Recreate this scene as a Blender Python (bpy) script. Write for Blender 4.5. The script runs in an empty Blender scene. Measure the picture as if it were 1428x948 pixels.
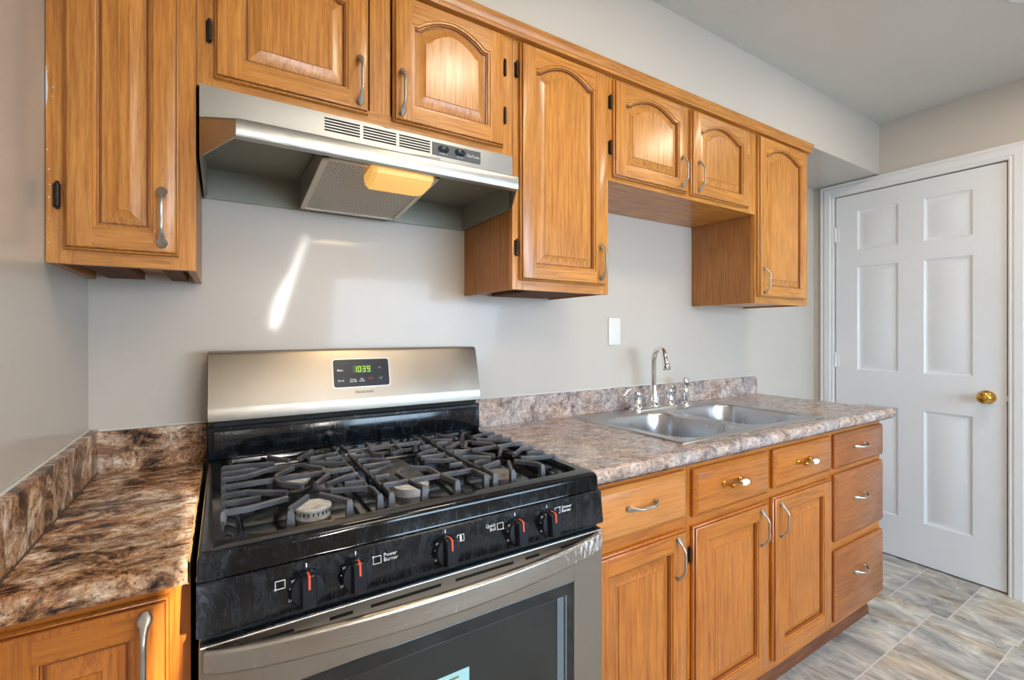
import bpy, bmesh, math, random
from mathutils import Vector, Matrix
random.seed(7)
SC = bpy.context.scene
COL = SC.collection
PI = math.pi

# ------------------------------------------------------------------ camera
cam_d = bpy.data.cameras.new('camera')
cam = bpy.data.objects.new('camera', cam_d); COL.objects.link(cam)
cam.location = (0.2747, -1.4895, 1.2522)
cam.rotation_euler = (PI/2, 0, -0.5565)
cam_d.sensor_fit = 'HORIZONTAL'; cam_d.sensor_width = 36.0
cam_d.lens = 648.74*36/1428
cam_d.shift_y = -11/1428
cam_d.clip_start = .02
SC.camera = cam

# ------------------------------------------------------------------ world, lights, exposure
SC.view_settings.view_transform = 'Standard'
SC.view_settings.look = 'None'
SC.view_settings.gamma = 1
SC.view_settings.use_curve_mapping = False
SC.view_settings.exposure = 0.0
w = bpy.data.worlds.new('world'); SC.world = w; w.use_nodes = True
bg = w.node_tree.nodes['Background']
bg.inputs[0].default_value = (1.0, .97, .93, 1); bg.inputs[1].default_value = 100.0

def area(name, loc, rot, sx, sy, power, col):
    d = bpy.data.lights.new(name, 'AREA'); d.shape = 'RECTANGLE'
    d.size, d.size_y, d.energy, d.color = sx, sy, power, col
    o = bpy.data.objects.new(name, d); COL.objects.link(o)
    o.location = loc; o.rotation_euler = rot
    return o
# added daylight fill at an unseen rear window, added warm ceiling fill, low sun
wl_ = area('daylight_fill', (2.05, -3.25, 1.05), (PI/2-.38, 0, 0), 1.8, 1.5, 74, (.56, .78, 1.0))
wl_.data.spread = math.radians(125)
area('ceiling_fill_light', (.95, -2.30, 2.40), (0, 0, 0), .6, .6, 14, (1.0, .87, .70))
for lx_ in (1.15, 2.63):  # right one is the ceiling light; left one is added warm fill, no fixture
    q_ = area('recessed_and_fill_light', (lx_, -1.13, 2.424), (0, 0, 0), .26, .26, 8, (1.0, .86, .68)); q_.data.shape = 'DISK'
sd = bpy.data.lights.new('sun', 'SUN'); sd.energy = 13.0; sd.angle = .009; sd.color = (1.0, .93, .82)
so = bpy.data.objects.new('sun', sd); COL.objects.link(so)
so.rotation_euler = Vector((-.243, 1.0, -.41)).to_track_quat('-Z', 'Y').to_euler()

# ------------------------------------------------------------------ helpers
def base_of(p):
    v = Vector((0, 0, 0))
    while p is not None:
        v += p.location; p = p.parent
    return v

def new(name, bm, mats, parent=None, smooth=None, **props):
    me = bpy.data.meshes.new(name)
    bmesh.ops.remove_doubles(bm, verts=bm.verts, dist=1e-6)
    bmesh.ops.recalc_face_normals(bm, faces=bm.faces)
    b = base_of(parent)
    if b.length: bmesh.ops.translate(bm, vec=-b, verts=bm.verts)
    bm.to_mesh(me); bm.free()
    if not isinstance(mats, (list, tuple)): mats = [mats]
    for m in mats: me.materials.append(m)
    if smooth is not None:
        me.shade_smooth(); me.set_sharp_from_angle(angle=math.radians(smooth))
    o = bpy.data.objects.new(name, me); COL.objects.link(o)
    if parent: o.parent = parent
    for k, v in props.items(): o[k] = v
    return o

def thing(name, label, cat, loc, group=None):
    o = bpy.data.objects.new(name, None); COL.objects.link(o)
    o.empty_display_size = .05
    o.location = loc; o['label'] = label; o['category'] = cat
    if group: o['group'] = group
    return o

def struct(name, bm, mats, parent=None, smooth=None):
    o = new(name, bm, mats, parent, smooth)
    if parent is None: o['kind'] = 'structure'
    return o

def B(): return bmesh.new()

def join(bm, t):
    me = bpy.data.meshes.new('tmp'); t.to_mesh(me); t.free()
    bm.from_mesh(me); bpy.data.meshes.remove(me)

def box(bm, x0, x1, y0, y1, z0, z1, bev=0, m=0, seg=2):
    t = bmesh.new()
    c = Vector(((x0+x1)/2, (y0+y1)/2, (z0+z1)/2))
    bmesh.ops.create_cube(t, size=1, matrix=Matrix.Translation(c) @ Matrix.Diagonal((abs(x1-x0), abs(y1-y0), abs(z1-z0), 1)))
    if bev: bmesh.ops.bevel(t, geom=t.edges[:], offset=bev, segments=seg, profile=.5, affect='EDGES')
    for f in t.faces: f.material_index = m
    join(bm, t)
    return bm

def rings(bm, rs, cap0=True, cap1=True, m=0, closed=True):
    vs = [[bm.verts.new(p) for p in r] for r in rs]
    n = len(rs[0])
    for a, b in zip(vs, vs[1:]):
        for i in range(n if closed else n-1):
            j = (i+1) % n
            try:
                f = bm.faces.new((a[i], a[j], b[j], b[i])); f.material_index = m
            except ValueError: pass
    if cap0:
        f = bm.faces.new(vs[0][::-1]); f.material_index = m
    if cap1:
        f = bm.faces.new(vs[-1]); f.material_index = m
    return vs

def prism(bm, prof, x0, x1, axis='x', m=0):
    """closed profile (a,b) extruded along axis: x -> (y,z), y -> (x,z), z -> (x,y)"""
    def P(a, b, t):
        return {'x': (t, a, b), 'y': (a, t, b), 'z': (a, b, t)}[axis]
    rings(bm, [[P(a, b, x0) for a, b in prof], [P(a, b, x1) for a, b in prof]], m=m)
    return bm

def lathe(bm, org, axis, prof, n=24, m=0, cap=True):
    ax = Vector(axis).normalized()
    u = ax.orthogonal().normalized(); v = ax.cross(u)
    org = Vector(org); rs = []
    for r, h in prof:
        r = max(r, 1e-5)
        rs.append([org + ax*h + (u*math.cos(2*PI*k/n) + v*math.sin(2*PI*k/n))*r for k in range(n)])
    rings(bm, rs, cap, cap, m)
    return bm

def sweep(bm, pts, secs, up=(0, 0, 1), n=12, m=0, fixed=None):
    """elliptic tube: secs = [(a,b)] half sizes along side / normal"""
    pts = [Vector(p) for p in pts]; rs = []; last = None
    for i, p in enumerate(pts):
        t = (pts[min(i+1, len(pts)-1)] - pts[max(i-1, 0)]).normalized()
        if fixed is not None: s = Vector(fixed)
        else:
            s = t.cross(Vector(up))
            if s.length < 1e-3: s = last if last is not None else t.orthogonal()
        s = (s - t*s.dot(t)).normalized()
        if last is not None and s.dot(last) < 0: s = -s
        last = s
        nn = t.cross(s)
        a, b = secs[i] if isinstance(secs[0], (tuple, list)) else (secs[i], secs[i])
        rs.append([p + s*(a*math.cos(2*PI*k/n)) + nn*(b*math.sin(2*PI*k/n)) for k in range(n)])
    rings(bm, rs, True, True, m)
    return bm

def tube(bm, pts, r, n=12, m=0):
    return sweep(bm, pts, [(r, r)]*len(pts), n=n, m=m)

def rrect(cx, cy, hx, hy, r, n=6):
    out = []
    for (sx, sy, a0) in ((1, 1, 0), (-1, 1, PI/2), (-1, -1, PI), (1, -1, 1.5*PI)):
        for k in range(n+1):
            a = a0 + k/n*PI/2
            out.append((cx + sx*(hx-r) + r*math.cos(a), cy + sy*(hy-r) + r*math.sin(a)))
    return out

def bar(bm, pts, wd=.009, h=.011, m=0):
    """rectangular cast bar along a polyline given at its top centre line"""
    pts = [Vector(p) for p in pts]
    n = len(pts); rs = []
    dirs = [(pts[i+1]-pts[i]).normalized() for i in range(n-1)]
    plan = []
    for d in dirs:
        q = Vector((d.x, d.y, 0)); plan.append(q.normalized() if q.length > .05 else None)
    for i in range(n-1):
        if plan[i] is None:
            for j in list(range(i+1, n-1)) + list(range(i-1, -1, -1)):
                if plan[j] is not None: plan[i] = plan[j]; break
            else: plan[i] = Vector((0, 1, 0))
    for i, p in enumerate(pts):
        a = max(i-1, 0); b = min(i, n-2)
        s0 = Vector((plan[a].y, -plan[a].x, 0)); s1 = Vector((plan[b].y, -plan[b].x, 0))
        s = (s0+s1).normalized(); k = 1/max(.5, s.dot(s0))
        n0 = s0.cross(dirs[a]).normalized(); n1 = s1.cross(dirs[b]).normalized()
        nn = (n0+n1).normalized(); kn = 1/max(.5, nn.dot(n0))
        W = s*(wd/2*k); N = nn*(h*kn); c = .22
        rs.append([p - W - N, p - W - N*c, p - W*(1-2*c), p + W*(1-2*c), p + W - N*c, p + W - N])
    rings(bm, rs, True, True, m)
    return bm

def text_bm(txt, size, org, right, up, depth=.0004, align='CENTER'):
    cu = bpy.data.curves.new('txt', 'FONT'); cu.body = txt; cu.size = size
    cu.align_x = align; cu.align_y = 'CENTER'; cu.extrude = depth; cu.resolution_u = 3
    cu.space_line = .85
    o = bpy.data.objects.new('txt', cu); COL.objects.link(o)
    dg = bpy.context.evaluated_depsgraph_get()
    me = bpy.data.meshes.new_from_object(o.evaluated_get(dg))
    bpy.data.objects.remove(o); bpy.data.curves.remove(cu)
    bm = bmesh.new(); bm.from_mesh(me); bpy.data.meshes.remove(me)
    R = Vector(right).normalized(); U = Vector(up).normalized(); N = R.cross(U)
    M = Matrix((R, U, N)).transposed().to_4x4(); M.translation = Vector(org)
    bm.transform(M)
    return bm

# ------------------------------------------------------------------ materials
def srgb(r, g, b):
    f = lambda c: (c/255/12.92) if c/255 <= .04045 else ((c/255+.055)/1.055)**2.4
    return (f(r), f(g), f(b), 1)

class NT:
    def __init__(s, name):
        s.m = bpy.data.materials.new(name); s.m.use_nodes = True
        s.t = s.m.node_tree; s.bsdf = s.t.nodes['Principled BSDF']
    def n(s, typ, **kw):
        nd = s.t.nodes.new(typ)
        for k, v in kw.items():
            if k.startswith('i_'):
                key = k[2:]; key = int(key) if key.isdigit() else key.replace('_', ' ')
                nd.inputs[key].default_value = v
            else: setattr(nd, k, v)
        return nd
    def l(s, a, b): s.t.links.new(a, b)
    def set(s, **kw):
        for k, v in kw.items(): s.bsdf.inputs[k.replace('_', ' ')].default_value = v
        return s
    def coord(s, scale=(1, 1, 1), island=True, rot=(0, 0, 0), kind='Object'):
        tc = s.n('ShaderNodeTexCoord'); mp = s.n('ShaderNodeMapping')
        mp.inputs['Scale'].default_value = scale; mp.inputs['Rotation'].default_value = rot
        s.l(tc.outputs[kind], mp.inputs['Vector'])
        if island:
            g = s.n('ShaderNodeNewGeometry'); oi = s.n('ShaderNodeObjectInfo')
            ad = s.n('ShaderNodeMath', operation='ADD'); mu = s.n('ShaderNodeMath', operation='MULTIPLY'); mu.inputs[1].default_value = 37
            s.l(g.outputs['Random Per Island'], ad.inputs[0]); s.l(oi.outputs['Random'], ad.inputs[1]); s.l(ad.outputs[0], mu.inputs[0])
            va = s.n('ShaderNodeVectorMath', operation='ADD'); s.l(mp.outputs[0], va.inputs[0]); s.l(mu.outputs[0], va.inputs[1])
            return va.outputs[0]
        return mp.outputs[0]
    def noise(s, vec, scale, detail=4, rough=.55, dist=0):
        nd = s.n('ShaderNodeTexNoise'); s.l(vec, nd.inputs['Vector'])
        nd.inputs['Scale'].default_value = scale; nd.inputs['Detail'].default_value = detail
        nd.inputs['Roughness'].default_value = rough; nd.inputs['Distortion'].default_value = dist
        return nd.outputs['Fac']
    def ramp(s, fac, stops, interp='LINEAR'):
        r = s.n('ShaderNodeValToRGB'); r.color_ramp.interpolation = interp
        e = r.color_ramp.elements
        while len(e) < len(stops): e.new(.5)
        for k, (p, c) in zip(e, stops):
            k.position = p; k.color = c if len(c) == 4 else (*c, 1)
        s.l(fac, r.inputs[0]); return r.outputs[0]
    def mix(s, fac, a, b, mode='MIX'):
        nd = s.n('ShaderNodeMix', data_type='RGBA', blend_type=mode)
        for i, v in ((0, fac), (6, a), (7, b)):
            if hasattr(v, 'links'): s.l(v, nd.inputs[i])
            else: nd.inputs[i].default_value = v
        return nd.outputs[2]
    def mapr(s, v, a, b, c, d):
        nd = s.n('ShaderNodeMapRange'); s.l(v, nd.inputs[0])
        for i, x in enumerate((a, b, c, d)): nd.inputs[i+1].default_value = x
        return nd.outputs[0]
    def bump(s, h, strength=.1, dist=.001):
        b = s.n('ShaderNodeBump'); b.inputs['Strength'].default_value = strength; b.inputs['Distance'].default_value = dist
        s.l(h, b.inputs['Height']); s.l(b.outputs[0], s.bsdf.inputs['Normal'])
    def col(s, c): s.l(c, s.bsdf.inputs['Base Color']); return s
    def rgh(s, c): s.l(c, s.bsdf.inputs['Roughness']); return s

def plain(name, col, rough=.5, metal=0, **kw):
    a = NT(name); a.set(Base_Color=col, Roughness=rough, Metallic=metal, **kw)
    return a.m

def wood(name, direc, light, mid, dark, grain=1.0, rough=.34, coat=.35):
    a = NT(name)
    k = {'v': (1, 1, .045), 'h': (.045, 1, 1), 'd': (1, .045, 1)}[direc]
    v = a.coord(k)
    big = a.noise(v, 9, 3, .5, .6)
    wv = a.n('ShaderNodeMath', operation='MULTIPLY'); a.l(big, wv.inputs[0]); wv.inputs[1].default_value = 16
    fr = a.n('ShaderNodeMath', operation='SINE'); a.l(wv.outputs[0], fr.inputs[0])
    ringv = a.mapr(fr.outputs[0], -1, 1, 0, 1)
    fine = a.noise(v, 150, 5, .65, .2)
    pores = a.noise(v, 560, 3, .6)
    c = a.ramp(fine, [(.33, dark), (.50, mid), (.68, light)])
    c2 = a.ramp(ringv, [(0, (.86, .79, .70, 1)), (.45, (1, 1, 1, 1)), (1, (1.06, 1.05, 1.02, 1))])
    c = a.mix(.5*grain, c, c2, 'MULTIPLY')
    pr = a.ramp(pores, [(.36, (.66, .56, .46, 1)), (.47, (1, 1, 1, 1))])
    c = a.mix(.5*grain, c, pr, 'MULTIPLY')
    blot = a.noise(a.coord((1, 1, 1)), 5, 2)
    bl = a.ramp(blot, [(.3, (.86, .82, .78, 1)), (.7, (1.1, 1.1, 1.1, 1))])
    c = a.mix(.8, c, bl, 'MULTIPLY')
    a.col(c)
    a.rgh(a.mapr(fine, .3, .7, rough+.08, rough-.05))
    a.set(Coat_Weight=coat, Coat_Roughness=.2)
    a.bump(pores, .10, .0006)
    return a.m

OL, OM, OD = srgb(216, 154, 76), srgb(199, 133, 57), srgb(170, 105, 40)
groove_tone = wood('dark_groove', 'v', srgb(150, 88, 36), srgb(132, 74, 28), srgb(104, 56, 20), .4)  # darker wood tone for groove and edge faces
low_groove_tone = wood('dark_groove_lower', 'v', srgb(150, 80, 28), srgb(134, 68, 22), srgb(110, 52, 16), .4)
oak_v = wood('oak_vertical', 'v', OL, OM, OD)
oak_h = wood('oak_horizontal', 'h', OL, OM, OD)
oak_d = wood('oak_depth', 'd', OL, OM, OD, .6)
oak_side = wood('oak_side_panel', 'v', srgb(184, 128, 66), srgb(168, 112, 54), srgb(146, 92, 40), .45, .42, .15)
LL, LM, LD = srgb(200, 124, 46), srgb(184, 108, 34), srgb(152, 82, 25)
low_v = wood('maple_vertical', 'v', LL, LM, LD, .55, .30)
low_h = wood('maple_horizontal', 'h', LL, LM, LD, .45, .30)
DL, DM, DD_ = srgb(172, 104, 52), srgb(158, 92, 43), srgb(138, 76, 34)
drw_h = wood('redder_drawer_wood', 'h', DL, DM, DD_, .4, .32)
PL = wood('pale_drawer_wood', 'h', srgb(212, 142, 74), srgb(204, 134, 66), srgb(184, 114, 50), .35, .34)
inside_wood = wood('dark_inner_wood', 'h', srgb(120, 72, 34), srgb(96, 56, 26), srgb(66, 38, 18), 1, .8, 0)
shoe_wood = wood('shoe_wood', 'h', srgb(132, 78, 46), srgb(112, 64, 38), srgb(86, 48, 28), .5, .5, .1)

def paint(name, c, rough=.5, bump=.05, sc=260):
    a = NT(name); v = a.coord((1, 1, 1), island=False)
    n = a.noise(v, sc, 3); b = a.noise(v, 1.6, 2)
    a.col(a.mix(.5, c, a.ramp(b, [(.3, (.95, .95, .95, 1)), (.7, (1.04, 1.04, 1.04, 1))]), 'MULTIPLY'))
    a.set(Roughness=rough); a.bump(n, bump, .0008)
    return a.m
wall_paint = paint('wall_paint', srgb(202, 195, 185), .42)
for nd in wall_paint.node_tree.nodes:
    if nd.type == 'BSDF_PRINCIPLED': nd.inputs['Coat Weight'].default_value = .8; nd.inputs['Coat IOR'].default_value = 1.26; nd.inputs['Coat Roughness'].default_value = .075
soffit_paint = wall_paint
ceil_paint = paint('ceiling_paint', srgb(208, 207, 200), .8)
trim_white = paint('trim_white', srgb(228, 230, 232), .32, .02)
door_white = paint('door_white', srgb(226, 229, 233), .34, .03)
caulk_white = paint('caulk', srgb(222, 220, 214), .5, .2, 90)

def granite(name, warm):
    a = NT(name); v = a.coord((1, 1, 1), island=False)
    vs = a.coord((1, 1.5, 1), island=False, rot=(.2, 0, .5))
    n1 = a.noise(vs, 15 if warm else 26, 10, .74, .7 if warm else .5)
    n2 = a.noise(v, 85, 6, .75, .6)
    n3 = a.noise(v, 125, 4, .7)
    n4 = a.noise(vs, 6, 4, .6, .4)
    if warm: st = [(.37, srgb(30, 25, 28)), (.44, srgb(108, 80, 62)), (.5, srgb(176, 140, 108)), (.55, srgb(198, 178, 156)), (.63, srgb(246, 236, 220))]
    else: st = [(.30, srgb(74, 70, 78)), (.42, srgb(150, 140, 138)), (.5, srgb(188, 178, 174)), (.58, srgb(206, 196, 190)), (.70, srgb(238, 232, 226))]
    c = a.ramp(n1, st)
    tint = a.ramp(n4, [(.35, srgb(210, 210, 220)), (.5, srgb(255, 250, 246)), (.60, srgb(244, 206, 160) if warm else srgb(240, 216, 190))])
    c = a.mix(.65, c, tint, 'MULTIPLY')
    sp = a.ramp(n2, [(.36, srgb(28, 26, 34)), (.43, srgb(140, 128, 126)), (.55, srgb(190, 182, 178)), (.66, srgb(255, 246, 236))])
    c = a.mix(.42, c, sp, 'OVERLAY')
    dk = a.ramp(n3, [(.36, (.16, .15, .19, 1)), (.45, (1, 1, 1, 1)), (.62, (1, 1, 1, 1)), (.7, (1.25, 1.25, 1.25, 1))])
    c = a.mix(.8, c, dk, 'MULTIPLY')
    a.col(c); a.set(Roughness=.24, Specular_IOR_Level=.5); a.bump(n3, .06, .0005)
    return a.m
granite_r = granite('laminate_granite', False)
granite_l = granite('laminate_granite_brown', True)
core = plain('particle_board', srgb(196, 160, 108), .8)

def steel(name, c, rough, direc='h', var=.08, metal=1.0):
    a = NT(name)
    k = {'h': (.6, 60, 260), 'v': (260, 60, .6), 'n': (8, 8, 8)}[direc]
    v = a.coord(k, island=False)
    n = a.noise(v, 4, 4, .6)
    s = a.noise(a.coord((1, 1, 1), island=False), 9, 5, .7, .4)
    a.set(Base_Color=c, Metallic=metal)
    q = a.n('ShaderNodeMath', operation='ADD'); a.l(a.mapr(n, .3, .7, -var, var), q.inputs[0]); a.l(a.mapr(s, .35, .7, rough-.02, rough+.05), q.inputs[1])
    a.rgh(q.outputs[0]); a.bump(n, .04, .0004)
    return a.m
steel_h = steel('brushed_steel', srgb(160, 152, 142), .36, 'h', .05)
steel_hood = steel('hood_steel', srgb(182, 182, 178), .36)
steel_sink = steel('sink_steel', srgb(196, 197, 200), .30, 'v', .05)
hood_inner = steel('hood_inner_metal', srgb(150, 150, 138), .5, 'n', .05, .55)
def scuffed():
    m = steel('scuffed_handle_steel', srgb(178, 172, 164), .32)
    a = NT.__new__(NT); a.m = m; a.t = m.node_tree; a.bsdf = a.t.nodes['Principled BSDF']
    v = a.coord((5, 5, 1.2), island=False)
    n = a.noise(v, 38, 5, .7, .4)
    sx = a.n('ShaderNodeSeparateXYZ'); tc = a.n('ShaderNodeTexCoord'); a.l(tc.outputs['Object'], sx.inputs[0])
    k = a.mapr(sx.outputs[0], .17, .30, .0, .16)
    ad = a.n('ShaderNodeMath', operation='ADD'); a.l(n, ad.inputs[0]); a.l(k, ad.inputs[1])
    f = a.ramp(ad.outputs[0], [(.66, (0, 0, 0, 1)), (.72, (1, 1, 1, 1))])
    a.col(a.mix(f, srgb(178, 172, 164), srgb(228, 230, 232)))
    a.l(a.mapr(f, 0, 1, 1, .2), a.bsdf.inputs['Metallic'])
    return m
steel_scuffed = scuffed()
chrome = plain('chrome', (.86, .87, .89, 1), .06, 1)
nickel = plain('brushed_nickel', srgb(186, 182, 176), .36, .9)
brass = plain('brass', srgb(214, 170, 84), .2, 1)
porcelain = plain('porcelain', srgb(236, 234, 230), .12)
hinge_dark = plain('bronze_hinge', srgb(52, 44, 38), .45, .7)
alum_frame = plain('filter_frame', srgb(226, 216, 200), .45, .3)

def enamel(name, c, r0, r1):
    a = NT(name)
    v = a.coord((1, 1, 1), island=False)
    sm = a.noise(a.coord((2.2, 3, .7), island=False, rot=(.3, .6, .4)), 26, 8, .78, 1.0)
    sp = a.noise(v, 420, 3, .7)
    d = a.ramp(sm, [(.48, (0, 0, 0, 1)), (.75, (1, 1, 1, 1))])
    ds = a.ramp(sp, [(.64, (0, 0, 0, 1)), (.72, (1, 1, 1, 1))])
    cc = a.mix(a.mapr(d, 0, 1, 0, .10), c, srgb(110, 135, 160))
    cc = a.mix(a.mapr(ds, 0, 1, 0, .22), cc, srgb(150, 160, 170))
    a.col(cc); a.rgh(a.mapr(sm, .35, .7, r0, r1))
    return a.m
black_enamel = enamel('black_enamel', srgb(10, 13, 17), .08, .26)
black_panel = enamel('black_panel', srgb(12, 14, 19), .16, .38)
well_black = enamel('cooktop_black', srgb(8, 10, 13), .05, .16)
well_black.node_tree.nodes['Principled BSDF'].inputs['Specular IOR Level'].default_value = .45
def castiron():
    a = NT('cast_iron'); v = a.coord((1, 1, 1), island=False)
    n = a.noise(v, 240, 4); b = a.noise(v, 25, 4)
    a.col(a.ramp(b, [(.3, srgb(56, 58, 64)), (.7, srgb(98, 100, 108))])); a.set(Roughness=.46); a.bump(n, .25, .0006)
    return a.m
iron = castiron()
def burnermat():
    a = NT('burner_metal'); v = a.coord((1, 1, 1), island=False)
    n = a.noise(v, 60, 5, .7)
    a.col(a.ramp(n, [(.3, srgb(176, 175, 174)), (.5, srgb(226, 226, 228)), (.7, srgb(246, 246, 246))])); a.set(Roughness=.45, Metallic=.2)
    return a.m
burner_metal = burnermat()
cap_grey = plain('burner_cap_grey', srgb(128, 124, 122), .55)
black_plastic = plain('black_plastic', srgb(24, 28, 38), .24)
ink_white = plain('print_white', srgb(225, 228, 230), .5)
ink_dark = plain('print_dark', srgb(60, 56, 52), .5)
ink_orange = plain('pointer_orange', srgb(226, 84, 44), .45)
ink_red = plain('print_red', srgb(196, 60, 48), .5)
slot_black = plain('slot_dark', srgb(14, 14, 15), .7)
oven_glass = plain('oven_glass', srgb(12, 12, 13), .08, 0, Specular_IOR_Level=.6)
oven_pane = plain('oven_inner_pane', srgb(34, 35, 33), .2)
panel_grey = plain('switch_panel_grey', srgb(84, 88, 90), .4)
paper = plain('sticker_paper', srgb(176, 222, 226), .6)
def emis(name, c, s, base=(0, 0, 0, 1)):
    a = NT(name); a.set(Base_Color=base, Emission_Color=c, Emission_Strength=s, Roughness=.5); return a.m
led_green = emis('led_green', srgb(190, 240, 50), 1.2)
led_back = plain('led_window', srgb(40, 62, 20), .3)
amber = emis('amber_lens', srgb(255, 190, 88), .62, srgb(255, 214, 140))
lamp_glow = emis('ceiling_lamp_glow', srgb(255, 246, 230), 3.0)

def mesh_mat():
    a = NT('filter_mesh')
    tc = a.n('ShaderNodeTexCoord')
    mp = a.n('ShaderNodeMapping'); mp.inputs['Scale'].default_value = (125, 125, 0); mp.inputs['Rotation'].default_value = (0, 0, PI/4)
    a.l(tc.outputs['Object'], mp.inputs[0])
    ck = a.n('ShaderNodeTexVoronoi', feature='DISTANCE_TO_EDGE'); a.l(mp.outputs[0], ck.inputs['Vector']); ck.inputs['Scale'].default_value = 1.0
    ck.inputs['Randomness'].default_value = .15
    c = a.ramp(ck.outputs['Distance'], [(.10, srgb(236, 226, 210)), (.26, srgb(52, 46, 42))])
    a.col(c); a.set(Roughness=.4, Metallic=.5); a.bump(ck.outputs['Distance'], .6, .002)
    return a.m
filter_mesh = mesh_mat()

def floor_mat():
    a = NT('stone_vinyl_floor')
    tc = a.n('ShaderNodeTexCoord')
    def brick(loc, bw, rh):
        mp = a.n('ShaderNodeMapping'); a.l(tc.outputs['Object'], mp.inputs[0]); mp.inputs['Location'].default_value = loc
        br = a.n('ShaderNodeTexBrick'); a.l(mp.outputs[0], br.inputs['Vector']); br.offset = .5; br.squash = 1
        br.inputs['Color1'].default_value = (0, 0, 0, 1); br.inputs['Color2'].default_value = (1, 1, 1, 1)
        br.inputs['Mortar'].default_value = (.5, .5, .5, 1); br.inputs['Scale'].default_value = 1; br.inputs['Mortar Size'].default_value = .0022
        br.inputs['Mortar Smooth'].default_value = .3
        br.inputs['Brick Width'].default_value = bw; br.inputs['Row Height'].default_value = rh
        return br
    b1, b2 = brick((0, .72, 0), .36, .25), brick((-2.96, .56, 0), .50, .21)
    sx = a.n('ShaderNodeSeparateXYZ'); a.l(tc.outputs['Object'], sx.inputs[0])
    gt = a.n('ShaderNodeMath', operation='GREATER_THAN'); a.l(sx.outputs[0], gt.inputs[0]); gt.inputs[1].default_value = 2.96
    class br: outputs = {'Color': a.mix(gt.outputs[0], b1.outputs['Color'], b2.outputs['Color']), 'Fac': a.mix(gt.outputs[0], b1.outputs['Fac'], b2.outputs['Fac'])}
    sc = a.n('ShaderNodeVectorMath', operation='SCALE'); a.l(br.outputs['Color'], sc.inputs[0]); sc.inputs['Scale'].default_value = 9
    mp2 = a.n('ShaderNodeMapping'); a.l(tc.outputs['Object'], mp2.inputs[0]); mp2.inputs['Rotation'].default_value = (0, 0, -.5); mp2.inputs['Scale'].default_value = (2.9, 1.3, 1)
    ad = a.n('ShaderNodeVectorMath', operation='ADD'); a.l(mp2.outputs[0], ad.inputs[0]); a.l(sc.outputs[0], ad.inputs[1])
    n = a.noise(ad.outputs[0], 3.2, 9, .66, 1.4); n2 = a.noise(ad.outputs[0], 1.6, 4, .6, .5)
    c = a.ramp(n, [(.32, srgb(128, 122, 116)), (.45, srgb(172, 166, 158)), (.55, srgb(200, 193, 182)), (.66, srgb(230, 225, 214))])
    t = a.ramp(n2, [(.38, srgb(226, 228, 236)), (.5, srgb(255, 255, 255)), (.62, srgb(236, 216, 190))])
    c = a.mix(.7, c, t, 'MULTIPLY')
    tone = a.ramp(br.outputs['Color'], [(0, (.84, .84, .86, 1)), (1, (1.05, 1.05, 1.03, 1))])
    c = a.mix(.8, c, tone, 'MULTIPLY')
    c = a.mix(br.outputs['Fac'], c, srgb(214, 208, 198))
    a.col(c); a.set(Roughness=.42); a.bump(n, .12, .001)
    return a.m
floor_tile = floor_mat()

# ------------------------------------------------------------------ room shell
XW, ZC, YR, SOF = 3.448, 2.4334, -3.30, 2.148
struct('floor', box(B(), -.12, XW+.12, YR-.12, .12, -.06, 0), floor_tile)
struct('ceiling', box(B(), -.12, XW+.12, YR-.12, .12, ZC, ZC+.08), ceil_paint)
struct('wall_back', box(B(), -.12, XW+.12, 0, .12, 0, ZC), wall_paint)
struct('wall_left', box(B(), -.12, 0, YR, 0, 0, ZC), wall_paint)
struct('wall_soffit', box(B(), 0, XW, -.3459, 0, SOF, ZC), soffit_paint)
# door wall with its opening
DY0, DY1, DZ = -.8522, -.1234, 2.066
b = B(); box(b, XW, XW+.12, DY1+.004, 0, 0, ZC); box(b, XW, XW+.12, YR, DY0-.004, 0, ZC); box(b, XW, XW+.12, DY0-.004, DY1+.004, DZ+.004, ZC)
struct('wall_right', b, wall_paint)
# rear wall: solid behind the wide window, open at the narrow one with added drapes
b = B()
QX0, QX1, QZ0, QZ1 = .55, 1.08, 1.25, 2.25
box(b, 0, QX0, YR-.1, YR, 0, ZC); box(b, QX1, XW, YR-.1, YR, 0, ZC); box(b, QX0, QX1, YR-.1, YR, 0, QZ0); box(b, QX0, QX1, YR-.1, YR, QZ1, ZC)
struct('wall_rear', b, wall_paint)
b = B(); x0, x1, z0, z1 = 1.14, 2.97, .20, 1.76
for x in (x0, (x0+x1)/2, x1): box(b, x-.02, x+.02, YR, YR+.03, z0, z1)
for z in (z0, z1): box(b, x0-.02, x1+.02, YR, YR+.035, z-.02, z+.02)
win = struct('unseen_window', b, trim_white)  # unseen frame set on solid wall, added to carry the daylight fill
b = B(); box(b, x0, x1, YR, YR+.004, z0, z1); new('blind', b, trim_white, win)  # plain white sheet on the solid wall, behind the added lamp
b = B()
for x in (QX0, QX1): box(b, x-.03, x+.03, YR-.09, YR+.012, QZ0-.03, QZ1+.03)
for z in (QZ0, QZ1): box(b, QX0, QX1, YR-.09, YR+.012, z-.03, z+.03)
win = struct('window_2', b, trim_white)
zz_ = [QZ0-.02, 1.36, 1.50, 1.66, 1.78, 1.84, 1.94, 2.06, 2.16, QZ1+.02]
la_ = [.645, .650, .668, .735, .795, .842, .852, .905, .950, .960]
ra_ = [.650, .742, .768, .822, .852, .878, .898, .945, .964, .961]
for nm, far, edge in (('unseen_drape', QX0-.02, la_), ('unseen_drape', QX1+.02, ra_)):  # unseen, added to shape the sun streak by their edges
    b = B()
    rings(b, [[(far, YR-.045, z) for z in zz_] + [(e, YR-.045, z) for e, z in zip(edge[::-1], zz_[::-1])],
              [(far, YR-.035, z) for z in zz_] + [(e, YR-.035, z) for e, z in zip(edge[::-1], zz_[::-1])]])
    new(nm, b, trim_white, win)

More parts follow.
